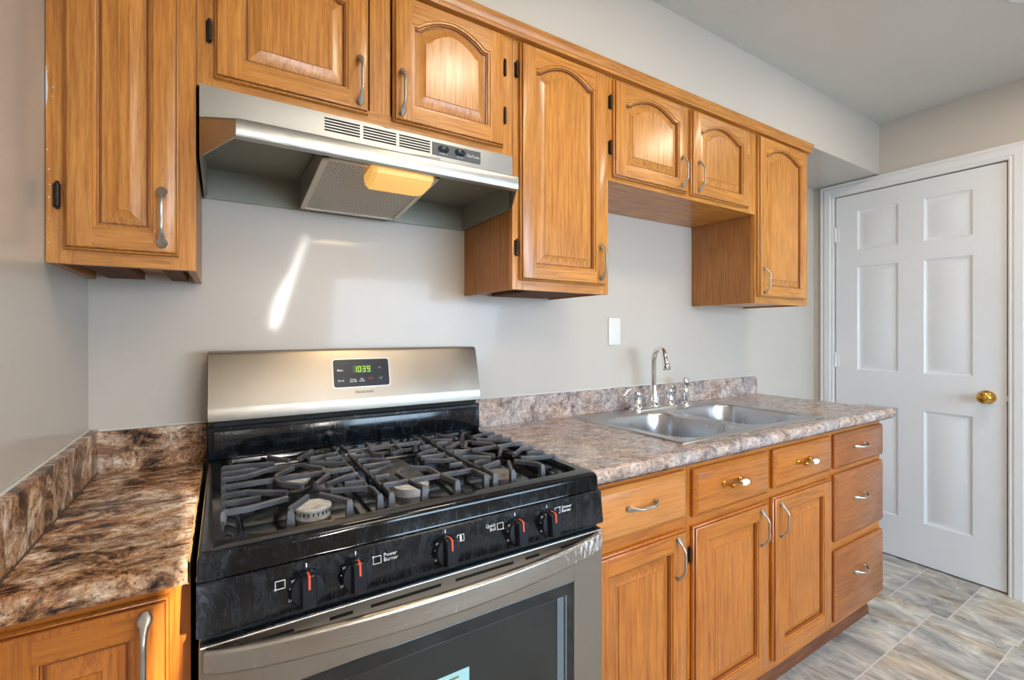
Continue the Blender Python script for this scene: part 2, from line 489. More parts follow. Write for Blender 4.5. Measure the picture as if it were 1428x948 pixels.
# six-panel door
def six_panel_door():
    T0 = XW + .004                        # face plane, slightly inside the casing
    b = B()
    py = [(-.236, -.431), (-.542, -.733)]
    pz = [(1.735, 1.968), (1.03, 1.638), (.229, .832)]
    ys = sorted({DY1, DY0, *[v for p in py for v in p]}, reverse=True)
    zs = sorted({.008, DZ, *[v for p in pz for v in p]})
    for i in range(len(ys)-1):
        for j in range(len(zs)-1):
            y0, y1, z0, z1 = ys[i], ys[i+1], zs[j], zs[j+1]
            if any(abs(y0-p[0]) < 1e-6 for p in py) and any(abs(z0-q[0]) < 1e-6 for q in pz):
                def R(d, x): return [(x, y0-d, z0+d), (x, y1+d, z0+d), (x, y1+d, z1-d), (x, y0-d, z1-d)]
                rings(b, [R(0, T0), R(.006, T0+.005), R(.013, T0+.008), R(.018, T0+.008), R(.042, T0+.0015), R(.045, T0+.0005)], False, True)
            else:
                b.faces.new([b.verts.new(p) for p in ((T0, y0, z0), (T0, y1, z0), (T0, y1, z1), (T0, y0, z1))])
    for (p0, p1) in (((DY1, .008), (DY1, DZ)), ((DY1, DZ), (DY0, DZ)), ((DY0, DZ), (DY0, .008)), ((DY0, .008), (DY1, .008))):
        b.faces.new([b.verts.new(p) for p in ((T0, *p0), (T0, *p1), (T0+.035, *p1), (T0+.035, *p0))])
    b.faces.new([b.verts.new(p) for p in ((T0+.035, DY0, .008), (T0+.035, DY1, .008), (T0+.035, DY1, DZ), (T0+.035, DY0, DZ))])
    d = struct('door_1', b, door_white, smooth=25)
    # knob
    k = B(); ky, kz = -.785, .934
    lathe(k, (T0, ky, kz), (-1, 0, 0), [(.030, 0), (.033, .003), (.031, .007), (.016, .010), (.0115, .014), (.0115, .028), (.018, .034), (.0265, .042), (.0285, .050), (.026, .058), (.019, .063), (.012, .0645), (.0105, .062), (.0105, .0635), (.006, .066)], 32)
    new('door_knob', k, brass, d, 35, label='polished brass door knob')
    for z in (1.843, 1.085, .25):
        h = B(); lathe(h, (XW-.004, DY1+.001, z-.045), (0, 0, 1), [(.004, 0), (.006, .001), (.006, .028), (.0055, .029), (.006, .030), (.006, .060), (.0055, .061), (.006, .062), (.006, .089), (.004, .09)], 12)
        box(h, XW-.002, XW+.003, DY1-.018, DY1+.012, z-.044, z+.044)
        new('door_hinge', h, trim_white, d, 35)
    s = B(); box(s, T0-.001, T0+.002, DY0+.001, DY0+.02, .905, .962, .0008); box(s, T0-.003, T0+.001, DY0-.006, DY0+.002, .92, .948)
    new('latch', s, trim_white, d)
    b = B(); box(b, XW+.05, XW+.12, DY0-.004, DY1+.004, 0, DZ+.004)
    struct('trim_2', b, trim_white)                      # stop behind the door
six_panel_door()
# casing
def casing():
    b = B()
    prof = [(0, 0), (0, .012), (.006, .014), (.012, .012), (.020, .017), (.048, .018), (.058, .013), (.066, .016), (.070, .016), (.070, 0)]
    i0, i1, zt = DY0-.008, DY1+.007, DZ+.006
    def strip(path_fn): rings(b, [[path_fn(a, d, e) for a, d in prof] for e in (0, 1)])
    strip(lambda a, d, e: (XW-d, i1+a, 0 if e == 0 else zt+a))
    strip(lambda a, d, e: (XW-d, i0-a, 0 if e == 0 else zt+a))
    strip(lambda a, d, e: (XW-d, (i1+a) if e == 0 else (i0-a), zt+a))
    struct('trim_1', b, trim_white)
casing()

# ------------------------------------------------------------------ hardware
def pull(parent, c, L, direction, y_face, mat=None, name='handle', label=None, h=.026, wid=1.0):
    """spoon-ended arched pull; c = centre (x,z), direction 'v' or 'h'"""
    b = B(); pts = []; sec = []; N = 28
    for i in range(N+1):
        u = i/N; s = (u-.5)*L
        arch = .004 + h*max(0, math.sin(PI*u))**.85*(1-.12*math.cos(4*PI*u))
        x, z = (c[0], c[1]+s) if direction == 'v' else (c[0]+s, c[1])
        pts.append((x, y_face-arch, z))
        e = min(u, 1-u)
        if e < .16: a = .0082*math.sqrt(max(.02, 1-((e-.075)/.086)**2))
        else: a = .0082
        k = min(1, max(0, (e-.09)/.14)); k = k*k*(3-2*k)
        a = a*(1-k) + .0034*k
        bb = .0026*(1-k) + .0034*k
        sec.append((a*wid, bb))
    side = (1, 0, 0) if direction == 'v' else (0, 0, 1)
    sweep(b, pts, sec, n=14, fixed=side)
    for u in (.07, .93):
        s = (u-.5)*L
        p = (c[0], y_face, c[1]+s) if direction == 'v' else (c[0]+s, y_face, c[1])
        lathe(b, p, (0, -1, 0), [(.0062, 0), (.0050, .004), (.0045, .0095)], 12)
    kw = {'label': label} if label else {}
    return new(name, b, mat or nickel, parent, 50, **kw)

def brass_pull(parent, c, L, y_face):
    b = B()
    for s in (-.5, .5):
        lathe(b, (c[0]+s*L, y_face, c[1]), (0, -1, 0), [(.0095, 0), (.0105, .003), (.008, .006), (.0055, .009), (.005, .018), (.0075, .024), (.0080, .030), (.0045, .036)], 18, m=0)
    pts, sec = [], []
    for i in range(17):
        u = i/16; x = c[0]-L/2 + u*L*.99
        pts.append((x, y_face-.028-.003*math.sin(PI*u*.5), c[1])); sec.append((.0055-.0018*math.sin(PI*min(1, u*1.9)) if u < .53 else .0042, )*2)
    sweep(b, pts, sec, n=14, m=0)
    h = new('handle', b, brass, parent, 50, label='brass pull with a white porcelain grip')
    g = B(); pts, sec = [], []
    for i in range(17):
        u = i/16; x = c[0] + L*.02 + u*L*.46
        pts.append((x, y_face-.030, c[1])); r = .0048 + .0055*math.sin(PI*min(1, u*.92+.04))**.7; sec.append((r, r))
    sweep(g, pts, sec, n=16)
    new('grip', g, porcelain, h, 50, label='white porcelain grip')

def hinge(parent, x, z, y_face, side, mat=None, L=.043, leaf=.007):
    b = B(); yb = y_face
    lathe(b, (x, yb-.006, z-L/2), (0, 0, 1), [(.002, -.004), (.0034, -.002), (.0028, 0), (.0046, .001), (.0046, L*.33), (.0041, L*.34), (.0046, L*.35), (.0046, L*.66), (.0041, L*.67), (.0046, L*.68), (.0046, L-.001), (.0028, L), (.0034, L+.002), (.002, L+.004)], 12)
    x1 = x + side*leaf
    box(b, min(x, x1), max(x, x1), yb-.002, yb+.0002, z-L/2, z+L/2, .0006)
    return new('hinge', b, mat or hinge_dark, parent, 40)

def arch_fn(t, hgt):
    s = (t-.045)/.91
    if s <= 0 or s >= 1: return 0
    e = min(s, 1-s)
    k = min(1, e/.10); k = k*k*(3-2*k)
    return hgt*math.sin(PI*s)**.95*(.35+.65*k)*min(1, e/.02)

def cab_door(parent, x0, x1, z0, z1, yb, arch, mv, mh, st=.049, rb=.044, rt=.068, thick=.019, label=None, edge=.008):
    """frame with outer edge profile, plus raised centre panel as a child"""
    b = B()
    Y = lambda d: yb-d
    def R(i, d): return [(x0+i, Y(d), z0+i), (x1-i, Y(d), z0+i), (x1-i, Y(d), z1-i), (x0+i, Y(d), z1-i)]
    rings(b, [R(.003, 0), R(0, .002), R(0, .008), R(.0022, .0115), R(.0036, .0122)], True, False)
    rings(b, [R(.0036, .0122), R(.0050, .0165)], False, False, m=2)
    rings(b, [R(.0050, .0165), R(.0062, .0182), R(edge, thick)], False, False)
    e = edge; N = 41
    px0, px1, pz0, pzs = x0+st, x1-st, z0+rb, z1-rt
    def q(pts, m):
        f = b.faces.new([b.verts.new(p) for p in pts]); f.material_index = m
    F = Y(thick)
    q([(x0+e, F, z0+e), (px0, F, z0+e), (px0, F, z1-e), (x0+e, F, z1-e)], 0)
    q([(px1, F, z0+e), (x1-e, F, z0+e), (x1-e, F, z1-e), (px1, F, z1-e)], 0)
    q([(px0, F, z0+e), (px1, F, z0+e), (px1, F, pz0), (px0, F, pz0)], 1)
    top = lambda x: pzs + arch_fn((x-px0)/(px1-px0), arch)
    xs = [px0 + (px1-px0)*k/(N-1) for k in range(N)]
    for a, c in zip(xs, xs[1:]):
        q([(a, F, top(a)), (c, F, top(c)), (c, F, z1-e), (a, F, z1-e)], 1)
    # thin scored joints where rails meet stiles
    kw = {'label': label} if label else {}
    d = new('door', b, [mv, mh, low_groove_tone if mv is low_v else groove_tone], parent, 40, **kw)
    p = B()
    def O(i, dd):
        xx = [px0+i + (px1-px0-2*i)*k/(N-1) for k in range(N)]
        bot = [(x, Y(dd), pz0+i) for x in xx]
        tp = [(x, Y(dd), pzs - i*1.0 + arch_fn(k/(N-1), arch)) for k, x in enumerate(xx)]
        return bot + tp[::-1]
    rs = [O(0, thick), O(.0008, thick-.0028), O(.0038, thick-.0030), O(.0058, thick-.0045), O(.0066, thick-.0078), O(.0082, thick-.0082), O(.0092, thick-.0125), O(.0125, thick-.0128), O(.0365, thick-.0042), O(.0372, thick-.0026)]
    for k in range(len(rs)-1):
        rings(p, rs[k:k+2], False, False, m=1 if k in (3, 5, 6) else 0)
    last = rs[-1]
    for k in range(N-1):
        p.faces.new([p.verts.new(v) for v in (last[k], last[k+1], last[2*N-2-k], last[2*N-1-k])])
    new('panel', p, [mv, low_groove_tone if mv is low_v else groove_tone], d, 25)
    return d

def drawer_front(parent, x0, x1, z0, z1, yb, mh, thick=.019, name='drawer', label=None):
    b = B()
    def R(i, d): return [(x0+i, yb-d, z0+i), (x1-i, yb-d, z0+i), (x1-i, yb-d, z1-i), (x0+i, yb-d, z1-i)]
    rings(b, [R(.002, 0), R(0, .002), R(0, .010), R(.002, .012), R(.010, .0165), R(.012, thick-.0008), R(.0135, thick)])
    kw = {'label': label} if label else {}
    return new(name, b, mh, parent, 30, **kw)

# ------------------------------------------------------------------ upper cabinets
UF = -.3225          # face-frame plane; door fronts come to -.3415
UT = 2.146
def carcass(parent, x0, x1, z0, z1, yf, recess, mv, mh, md, bottom=True, open_rail=True):
    b = B(); t = .014
    box(b, x0, x0+t, yf+.018, -.002, z0+.0008, z1, m=0)
    box(b, x1-t, x1, yf+.018, -.002, z0+.0008, z1, m=0)
    box(b, x0+t, x1-t, yf+.018, -.002, z1-t, z1, m=1)
    box(b, x0+t, x1-t, yf+.018, -.002, z0+recess, z0+recess+t, m=1)
    box(b, x0+t, x1-t, -.012, -.002, z0+recess+t, z1-t, m=1)
    return new('carcass', b, [oak_side, md], parent)

def face_frame(parent, x0, x1, z0, z1, yf, mv, mh, stiles, rails, mid=()):
    b = B()
    box(b, x0, x0+stiles[0], yf, yf+.018, z0, z1, .0006, 0)
    box(b, x1-stiles[1], x1, yf, yf+.018, z0, z1, .0006, 0)
    xa, xb = x0+stiles[0], x1-stiles[1]
    for (a, c) in rails: box(b, xa, xb, yf, yf+.018, a, c, .0006, 1)
    for (xm0, xm1, a, c) in mid: box(b, xm0, xm1, yf+.0003, yf+.018, a, c, .0006, 0)
    return new('face_frame', b, [mv, mh], parent)

# 1: narrow cabinet in the corner
X1, X3, X4, X5, X6 = .2283, 1.0012, 1.3846, 2.2501, 2.6996
UB = 1.3793; ZS = 1.766
c = thing('wall_cabinet', 'narrow oak wall cabinet in the left corner against the side wall, paint-specked hinge stile', 'cabinet', (X1/2, UF/2, UB))
carcass(c, .001, X1-.0005, UB, UT, UF, .022, oak_v, oak_h, oak_d)
face_frame(c, .001, X1-.0005, UB, UT, UF, oak_v, oak_h, (.04, .042), ((UB, UB+.04), (UT-.045, UT)))
b = B()
for x in (.04, .075, .165): box(b, x, x+.035, -.30, -.014, UB+.004, UB+.0215, .001)
new('bottom_cleat', b, inside_wood, c)
d = cab_door(c, .027, .2, 1.405, 2.113, UF, .035, oak_v, oak_h, st=.041)
pull(d, (.1735, 1.478), .118, 'v', UF-.019, h=.024, wid=1.15)
for z in (1.503, 2.02): hinge(d, .018, z, UF, -1)
b = B(); rr = random.Random(3)
for k in range(22):
    x, z = .002+abs(rr.gauss(0, .012)), rr.choice((1.50, 1.53, 1.56, 1.70, 1.44)) + rr.gauss(0, .02); q = .0005+rr.random()*.0011
    lathe(b, (x, UF-.0002, z), (0, -1, 0), [(q, 0), (q*.8, .0003), (q*.2, .0005)], 7)
rings(b, [[(.0012, UF-.0004, 1.66), (.0035, UF-.0004, 1.675), (.0045, UF-.0004, 1.70), (.0022, UF-.0004, 1.735), (.0012, UF-.0004, 1.74)], [(.0012, UF, 1.66), (.0035, UF, 1.675), (.0045, UF, 1.70), (.0022, UF, 1.735), (.0012, UF, 1.74)]])
new('paint_speck', b, caulk_white, c, kind='stuff')
# 2: over the hood
c = thing('wall_cabinet', 'short two-door oak wall cabinet directly above the range hood', 'cabinet', ((X1+X3)/2, UF/2, ZS))
carcass(c, X1+.0005, X3-.0005, ZS, UT, UF, .004, oak_v, oak_h, oak_d)
face_frame(c, X1+.0005, X3-.0005, ZS, UT, UF, oak_v, oak_h, (.038, .036), ((ZS, ZS+.035), (UT-.045, UT)), ((.585, .637, ZS+.03, UT-.04),))
d = cab_door(c, .26, .579, 1.787, 2.113, UF, .038, oak_v, oak_h)
pull(d, (.556, 1.859), .118, 'v', UF-.019)
for z in (1.883, 2.03): hinge(d, .2515, z, UF, -1)
d = cab_door(c, .640, .966, 1.787, 2.113, UF, .038, oak_v, oak_h)
pull(d, (.660, 1.858), .118, 'v', UF-.019)
for z in (1.883, 2.023): hinge(d, .9735, z, UF, 1)
# 3: tall
c = thing('wall_cabinet', 'tall single-door oak wall cabinet between the range hood and the sink', 'cabinet', ((X3+X4)/2, UF/2, UB))
carcass(c, X3+.0005, X4-.0005, UB, UT, UF, .014, oak_v, oak_h, oak_d)
face_frame(c, X3+.0005, X4-.0005, UB, UT, UF, oak_v, oak_h, (.04, .04), ((UB, UB+.045), (UT-.045, UT)))
b = B(); box(b, X3+.1, X4-.06, -.30, -.02, UB+.002, UB+.0135, .001); new('bottom_cleat', b, inside_wood, c)
d = cab_door(c, 1.023, 1.361, 1.407, 2.113, UF, .038, oak_v, oak_h)
pull(d, (1.333, 1.482), .118, 'v', UF-.019)
for z in (1.503, 2.03): hinge(d, 1.0145, z, UF, -1)
# 4: over the sink
c = thing('wall_cabinet', 'short two-door oak wall cabinet above the sink and faucet', 'cabinet', ((X4+X5)/2, UF/2, ZS))
carcass(c, X4+.0005, X5-.0005, ZS, UT, UF, .001, oak_v, oak_h, oak_h)
face_frame(c, X4+.0005, X5-.0005, ZS, UT, UF, oak_v, oak_h, (.04, .06), ((ZS, ZS+.03), (UT-.045, UT)), ((1.765, 1.812, ZS+.02, UT-.04),))
d = cab_door(c, 1.400, 1.780, 1.781, 2.110, UF, .038, oak_v, oak_h)
pull(d, (1.742, 1.855), .118, 'v', UF-.019)
for z in (1.878, 2.032): hinge(d, 1.3915, z, UF, -1)
d = cab_door(c, 1.806, 2.186, 1.781, 2.110, UF, .038, oak_v, oak_h)
pull(d, (1.842, 1.855), .118, 'v', UF-.019)
for z in (1.878, 2.032): hinge(d, 2.1945, z, UF, 1, brass, .043)
# 5: end
c = thing('wall_cabinet', 'tall single-door oak wall cabinet at the right end, nearest the white door', 'cabinet', ((X5+X6)/2, UF/2, UB))
carcass(c, X5+.0005, X6-.0005, UB, UT, UF, .008, oak_v, oak_h, oak_d)
face_frame(c, X5+.0005, X6-.0005, UB, UT, UF, oak_v, oak_h, (.04, .04), ((UB, UB+.045), (UT-.045, UT)))
d = cab_door(c, 2.262, 2.662, 1.407, 2.113, UF, .038, oak_v, oak_h)
pull(d, (2.292, 1.478), .118, 'v', UF-.019)
for z in (1.52, 2.02): hinge(d, 2.671, z, UF, 1)
# crown strip along the top
b = B(); prism(b, [(-.3235, 2.121), (-.3235, 2.1475), (-.3462, 2.1475), (-.3462, 2.157), (-.3530, 2.157), (-.3545, 2.153), (-.3500, 2.147), (-.3455, 2.141), (-.3425, 2.133), (-.3440, 2.128), (-.3415, 2.121)], .0, 2.703)
o = new('crown_moulding', b, oak_h, None, 30)
o['label'] = 'long oak crown strip running along the tops of the wall cabinets under the soffit'; o['category'] = 'moulding'

# ------------------------------------------------------------------ base cabinets
LF, LT = -.603, .874      # face frame plane, cabinet top
def base(name_label, x0, x1, endpanel=False):
    c = thing('base_cabinet', name_label, 'cabinet', ((x0+x1)/2, LF/2, 0))
    b = B(); t = .014
    for (a, e) in ((x0, x0+t), (x1-t, x1)): box(b, a, e, LF+.018, -.004, .095, LT)
    box(b, x0+t, x1-t, LF+.018, -.004, .095, .11, m=1); box(b, x0+t, x1-t, -.014, -.004, .11, LT, m=1)
    box(b, x0, x1, -.535, -.004, 0, .0945, m=1)
    new('carcass', b, [low_v, inside_wood], c)
    return c
# left cabinet
c = base('orange-brown base cabinet in the left corner under the short brown worktop', .002, .2325)
face_frame(c, .002, .2325, .095, LT, LF, low_v, low_h, (.03, .034), ((.095, .135), (LT-.03, LT)))
d = cab_door(c, .018, .206, .135, .852, LF, 0, low_v, low_h, st=.040, rb=.05, rt=.045, thick=.020, edge=.014)
pull(d, (.1785, .783), .118, 'v', LF-.020, wid=1.15)
# unit A
c = base('narrow base cabinet just right of the stove, with one pale drawer over one door', 1.012, 1.4285)
face_frame(c, 1.012, 1.4285, .095, LT, LF, low_v, low_h, (.07, .025), ((.095, .135), (.665, .735), (LT-.03, LT)))
d = drawer_front(c, 1.04, 1.411, .716, .853, LF, PL, label='paler replacement drawer front')
pull(d, (1.222, .794), .118, 'h', LF-.019)
d = cab_door(c, 1.04, 1.409, .132, .684, LF, 0, low_v, low_h, st=.062, rb=.058, rt=.050)
pull(d, (1.364, .614), .122, 'v', LF-.019)
hinge(d, 1.032, .60, LF, -1)
# sink base
c = base('wide sink base cabinet with two false drawer fronts over two raised-panel doors', 1.4295, 2.2795)
face_frame(c, 1.4295, 2.2795, .095, LT, LF, low_v, low_h, (.03, .03), ((.095, .135), (.665, .735), (LT-.03, LT)), ((1.828, 1.872, .13, LT-.02),))
d = drawer_front(c, 1.445, 1.833, .710, .850, LF, low_h, name='false_drawer')
brass_pull(d, (1.621, .790), .082, LF-.019)
d = drawer_front(c, 1.867, 2.266, .718, .850, LF, low_h, name='false_drawer')
brass_pull(d, (2.05, .791), .082, LF-.019)
d = cab_door(c, 1.443, 1.829, .128, .682, LF, 0, low_v, low_h, st=.060, rb=.055, rt=.048)
pull(d, (1.781, .608), .122, 'v', LF-.019)
for z in (.60, .21): hinge(d, 1.4362, z, LF, -1, leaf=.002)
d = cab_door(c, 1.865, 2.265, .128, .687, LF, 0, low_v, low_h, st=.060, rb=.055, rt=.048)
pull(d, (1.898, .610), .122, 'v', LF-.019)
for z in (.60, .21): hinge(d, 2.2735, z, LF, 1, leaf=.002)
# drawer base
c = base('three-drawer base cabinet at the right end of the counter by the white door', 2.2805, 2.735)
face_frame(c, 2.2805, 2.735, .095, LT, LF, low_v, low_h, (.03, .02), ((.095, .13), (.38, .44), (.68, .73), (LT-.03, LT)))
for (z0, z1, hz) in ((.717, .851, .790), (.432, .694, .584), (.120, .393, .283)):
    d = drawer_front(c, 2.300, 2.730, z0, z1, LF, drw_h)
    pull(d, (2.495, hz), .105, 'h', LF-.019)
# shoe moulding at the floor
b = B(); prism(b, [(-.5355, 0), (-.5355, .088), (-.545, .088), (-.552, .060), (-.568, .026), (-.568, 0)], 1.012, 2.72)
o = new('shoe_moulding', b, shoe_wood, None, 30)
o['label'] = 'dark brown wooden moulding along the floor under the base cabinets'; o['category'] = 'moulding'

# ------------------------------------------------------------------ worktops
CH = .913
SX0, SX1, SY0, SY1 = 1.475, 2.285, -.555, -.075      # cut-out of the sink
def nose(y_back):
    p = [(y_back, .875), (-.628, .875), (-.636, .876)]
    for k in range(9):
        a = -PI/2 + k/8*PI*.98
        p.append((-.626 - .020*math.cos(a), .897 + .021*math.sin(a)))
    p += [(-.612, .9165), (-.600, .9145), (-.590, CH), (y_back, CH)]
    return p
wt = thing('worktop', 'grey speckled granite-look worktop around the sink, right of the stove', 'worktop', (1.9, -.3, .875))
b = B()
prism(b, nose(SY0), 1.010, 2.785)
box(b, 1.010, SX0, SY0, -.001, .875, CH); box(b, SX1, 2.785, SY0, -.001, .875, CH)
box(b, SX0, SX1, SY1, -.001, .875, CH)
new('top', b, granite_r, wt, 35)
b = B(); prof = [(1.006, CH-.001)] + [(2.785, CH-.001), (2.785, .985), (2.781, .999), (2.772, 1.007), (2.758, 1.010)] + [(1.006, 1.010)]
prism(b, prof, -.0215, -.001, 'y'); new('backsplash', b, granite_r, wt, 30)
b = B(); box(b, 1.006, 2.765, -.0065, -.0008, 1.0095, 1.0135, .001); new('caulk_bead', b, caulk_white, wt)

wl = thing('worktop', 'short brown granite-look worktop in the left corner beside the stove', 'worktop', (.115, -.33, .875))
b = B()
LXR = .2305
prism(b, [(-.0, .876), (-.642, .876), (-.649, .879), (-.652, .888), (-.652, .900), (-.648, .909), (-.640, .9135), (-.0, .9135)], .0005, LXR)
new('top', b, granite_l, wl, 35)
b = B(); rr = random.Random(5); N = 40
r0, r1, r2, r3 = [], [], [], []
for k in range(N+1):
    y = -.648 + .640*k/N; j = rr.uniform(0, .0022)
    r0.append((LXR, y, .877)); r1.append((LXR+.0012+j*.6, y, .878)); r2.append((LXR+.0012+j, y, .9085+j*.6)); r3.append((LXR-.0005, y, .9134))
rings(b, [r0, r1, r2, r3], False, False, closed=False)
new('cut_edge', b, core, wl)
b = B(); box(b, .0195, .2395, -.0205, -.001, .9125, 1.012, .0012)
new('backsplash', b, granite_l, wl)
b = B(); box(b, .001, .0198, -.640, -.001, .9125, 1.016, .0012)
new('side_splash', b, granite_l, wl)
b = B(); box(b, .0006, .005, -.640, -.001, 1.0155, 1.0195, .0012); box(b, .018, .24, -.006, -.0008, 1.0115, 1.0150, .001)
box(b, .0195, .0215, -.60, -.02, .9134, .9165, .0005, 1)
new('caulk_bead', b, [caulk_white, plain('grimy_gap', srgb(84, 66, 52), .7)], wl)

# ------------------------------------------------------------------ sink
def sink():
    s = thing('kitchen_sink', 'double-bowl stainless steel drop-in sink set in the grey worktop', 'sink', (1.88, -.32, CH))
    X0, X1_, Y0, Y1 = 1.455, 2.310, -.572, -.052
    xm = 1.862; zt = CH+.0045
    bowls = [(1.4985, 1.838, -.540, -.150), (1.888, 2.262, -.540, -.150)]
    b = B()
    for (bx0, bx1, by0, by1), (ox0, ox1) in zip(bowls, ((X0, xm), (xm, X1_))):
        cx, cy = (bx0+bx1)/2, (by0+by1)/2; hx, hy = (bx1-bx0)/2, (by1-by0)/2
        inner = rrect(cx, cy, hx, hy, .085, 10)
        outer = []
        for (x, y) in inner:
            dx, dy = x-cx, y-cy
            t = min(((ox1-cx)/dx if dx > 1e-9 else (ox0-cx)/dx if dx < -1e-9 else 1e9), ((Y1-cy)/dy if dy > 1e-9 else (Y0-cy)/dy if dy < -1e-9 else 1e9))
            outer.append([cx+dx*t, cy+dy*t])
        for cc in ((ox0, Y0), (ox1, Y0), (ox0, Y1), (ox1, Y1)):
            k = min(range(len(outer)), key=lambda i: (outer[i][0]-cc[0])**2+(outer[i][1]-cc[1])**2); outer[k] = list(cc)
        rs = [[(x, y, zt) for x, y in outer]]
        def sc(d, z, r): return [(x, y, z) for x, y in rrect(cx, cy, hx-d, hy-d, r, 10)]
        rs += [sc(-.004, zt, .089), sc(-.002, zt-.0006, .087), sc(.002, zt-.004, .083), sc(.004, zt-.010, .081), sc(.008, zt-.08, .078), sc(.014, zt-.145, .072), sc(.022, zt-.165, .064), sc(.036, zt-.176, .05), sc(.055, zt-.180, .04), sc(.12, zt-.183, .03)]
        rings(b, rs, False, True)
    # raised edge lip
    o1 = rrect((X0+X1_)/2, (Y0+Y1)/2, (X1_-X0)/2, (Y1-Y0)/2, .004, 3)
    def oo(d, z): return [(x, y, z) for x, y in rrect((X0+X1_)/2, (Y0+Y1)/2, (X1_-X0)/2+d, (Y1-Y0)/2+d, .012, 4)]
    rings(b, [oo(-.010, zt), oo(-.004, zt+.0015), oo(.001, zt), oo(.003, CH+.0004)], False, False)
    new('basin', b, steel_sink, s, 50)
    for (bx0, bx1, by0, by1) in bowls:
        d = B(); lathe(d, ((bx0+bx1)/2, (by0+by1)/2+.02, zt-.1830), (0, 0, 1), [(.055, 0), (.054, .003), (.042, .002), (.036, -.004), (.02, -.004), (.006, .004)], 28)
        new('drain', d, chrome, s, 40)
sink()
DZK = CH+.0045
def faucet():
    f = thing('kitchen_faucet', 'chrome gooseneck kitchen faucet with two lever handles behind the sink', 'faucet', (1.865, -.10, DZK))
    b = B()
    def P(d, z, r): return [(x, y, z) for x, y in rrect(1.865, -.098, .135-d, .030-d, r-d, 8)]
    rings(b, [P(0, DZK, .028), P(0, DZK+.010, .028), P(.003, DZK+.014, .028), P(.006, DZK+.015, .028)])
    new('base_plate', b, chrome, f, 40)
    b = B(); z0 = DZK+.014
    lathe(b, (1.865, -.098, z0), (0, 0, 1), [(.027, 0), (.027, .006), (.024, .010), (.023, .03), (.018, .062), (.0145, .078), (.0125, .09)], 24)
    pts = []; rad = []
    top = 1.124; R = .058
    for z in (z0+.085, 1.04, 1.08, top): pts.append((1.865, -.098, z)); rad.append((.0115, .0115))
    for k in range(1, 15):
        a = PI*k/14*.93
        pts.append((1.865-.42*R*(1-math.cos(a)), -.098-.91*R*(1-math.cos(a)), top+R*math.sin(a))); rad.append((.0115, .0115))
    e = Vector(pts[-1]); dirv = (e-Vector(pts[-2])).normalized()
    pts.append(tuple(e+dirv*.012)); rad.append((.0115, .0115))
    sweep(b, pts, rad, n=18, fixed=(.91, -.42, 0))
    e2 = e+dirv*.010
    lathe(b, e2, dirv, [(.0118, -.006), (.0145, -.002), (.0145, .004), (.013, .006), (.0155, .012), (.0175, .020), (.0175, .028), (.012, .030)], 22)
    new('spout', b, chrome, f, 45)
    for sx in (-1, 1):
        x = 1.865 + sx*.102
        b = B()
        lathe(b, (x, -.098, z0), (0, 0, 1), [(.024, 0), (.024, .006), (.021, .010), (.019, .03), (.016, .046), (.018, .054), (.019, .060), (.016, .068), (.008, .073)], 22)
        pts = []; sec = []
        for k in range(13):
            u = k/12
            pts.append((x + sx*(.004+.070*u), -.098+.010*u, z0+.062 + .022*math.sin(PI*min(1, u*1.15)) - .004*u)); sec.append((.008-.003*u+.0022*math.sin(PI*u)*u, .0075-.004*u))
        sweep(b, pts, sec, n=14)
        new('lever_handle', b, chrome, f, 45)
faucet()
sp = thing('side_sprayer', 'small chrome side sprayer standing right of the faucet', 'sprayer', (2.075, -.098, DZK))
b = B(); lathe(b, (2.075, -.098, DZK), (0, 0, 1), [(.024, 0), (.024, .004), (.019, .012), (.014, .017)], 22); new('holder', b, chrome, sp, 40)
b = B(); lathe(b, (2.075, -.098, DZK+.0155), (0, 0, 1), [(.011, 0), (.0125, .004), (.0125, .024), (.0145, .046), (.0125, .060), (.0105, .068), (.014, .074), (.0185, .084), (.0195, .094), (.0165, .106), (.009, .112)], 22)
new('spray_head', b, chrome, sp, 40)

# blank plate on the wall above the sink
b = B(); box(b, 1.690, 1.760, -.0055, 0, 1.196, 1.314, .0025)
o = new('switch_plate', b, porcelain, None, 40); o['label'] = 'blank white rectangular plate on the wall above the sink'; o['category'] = 'wall plate'
for z in (1.215, 1.295):
    b = B(); lathe(b, (1.725, -.0053, z), (0, -1, 0), [(.003, 0), (.003, .0006), (.002, .001)], 12); new('screw', b, porcelain, o, 40)

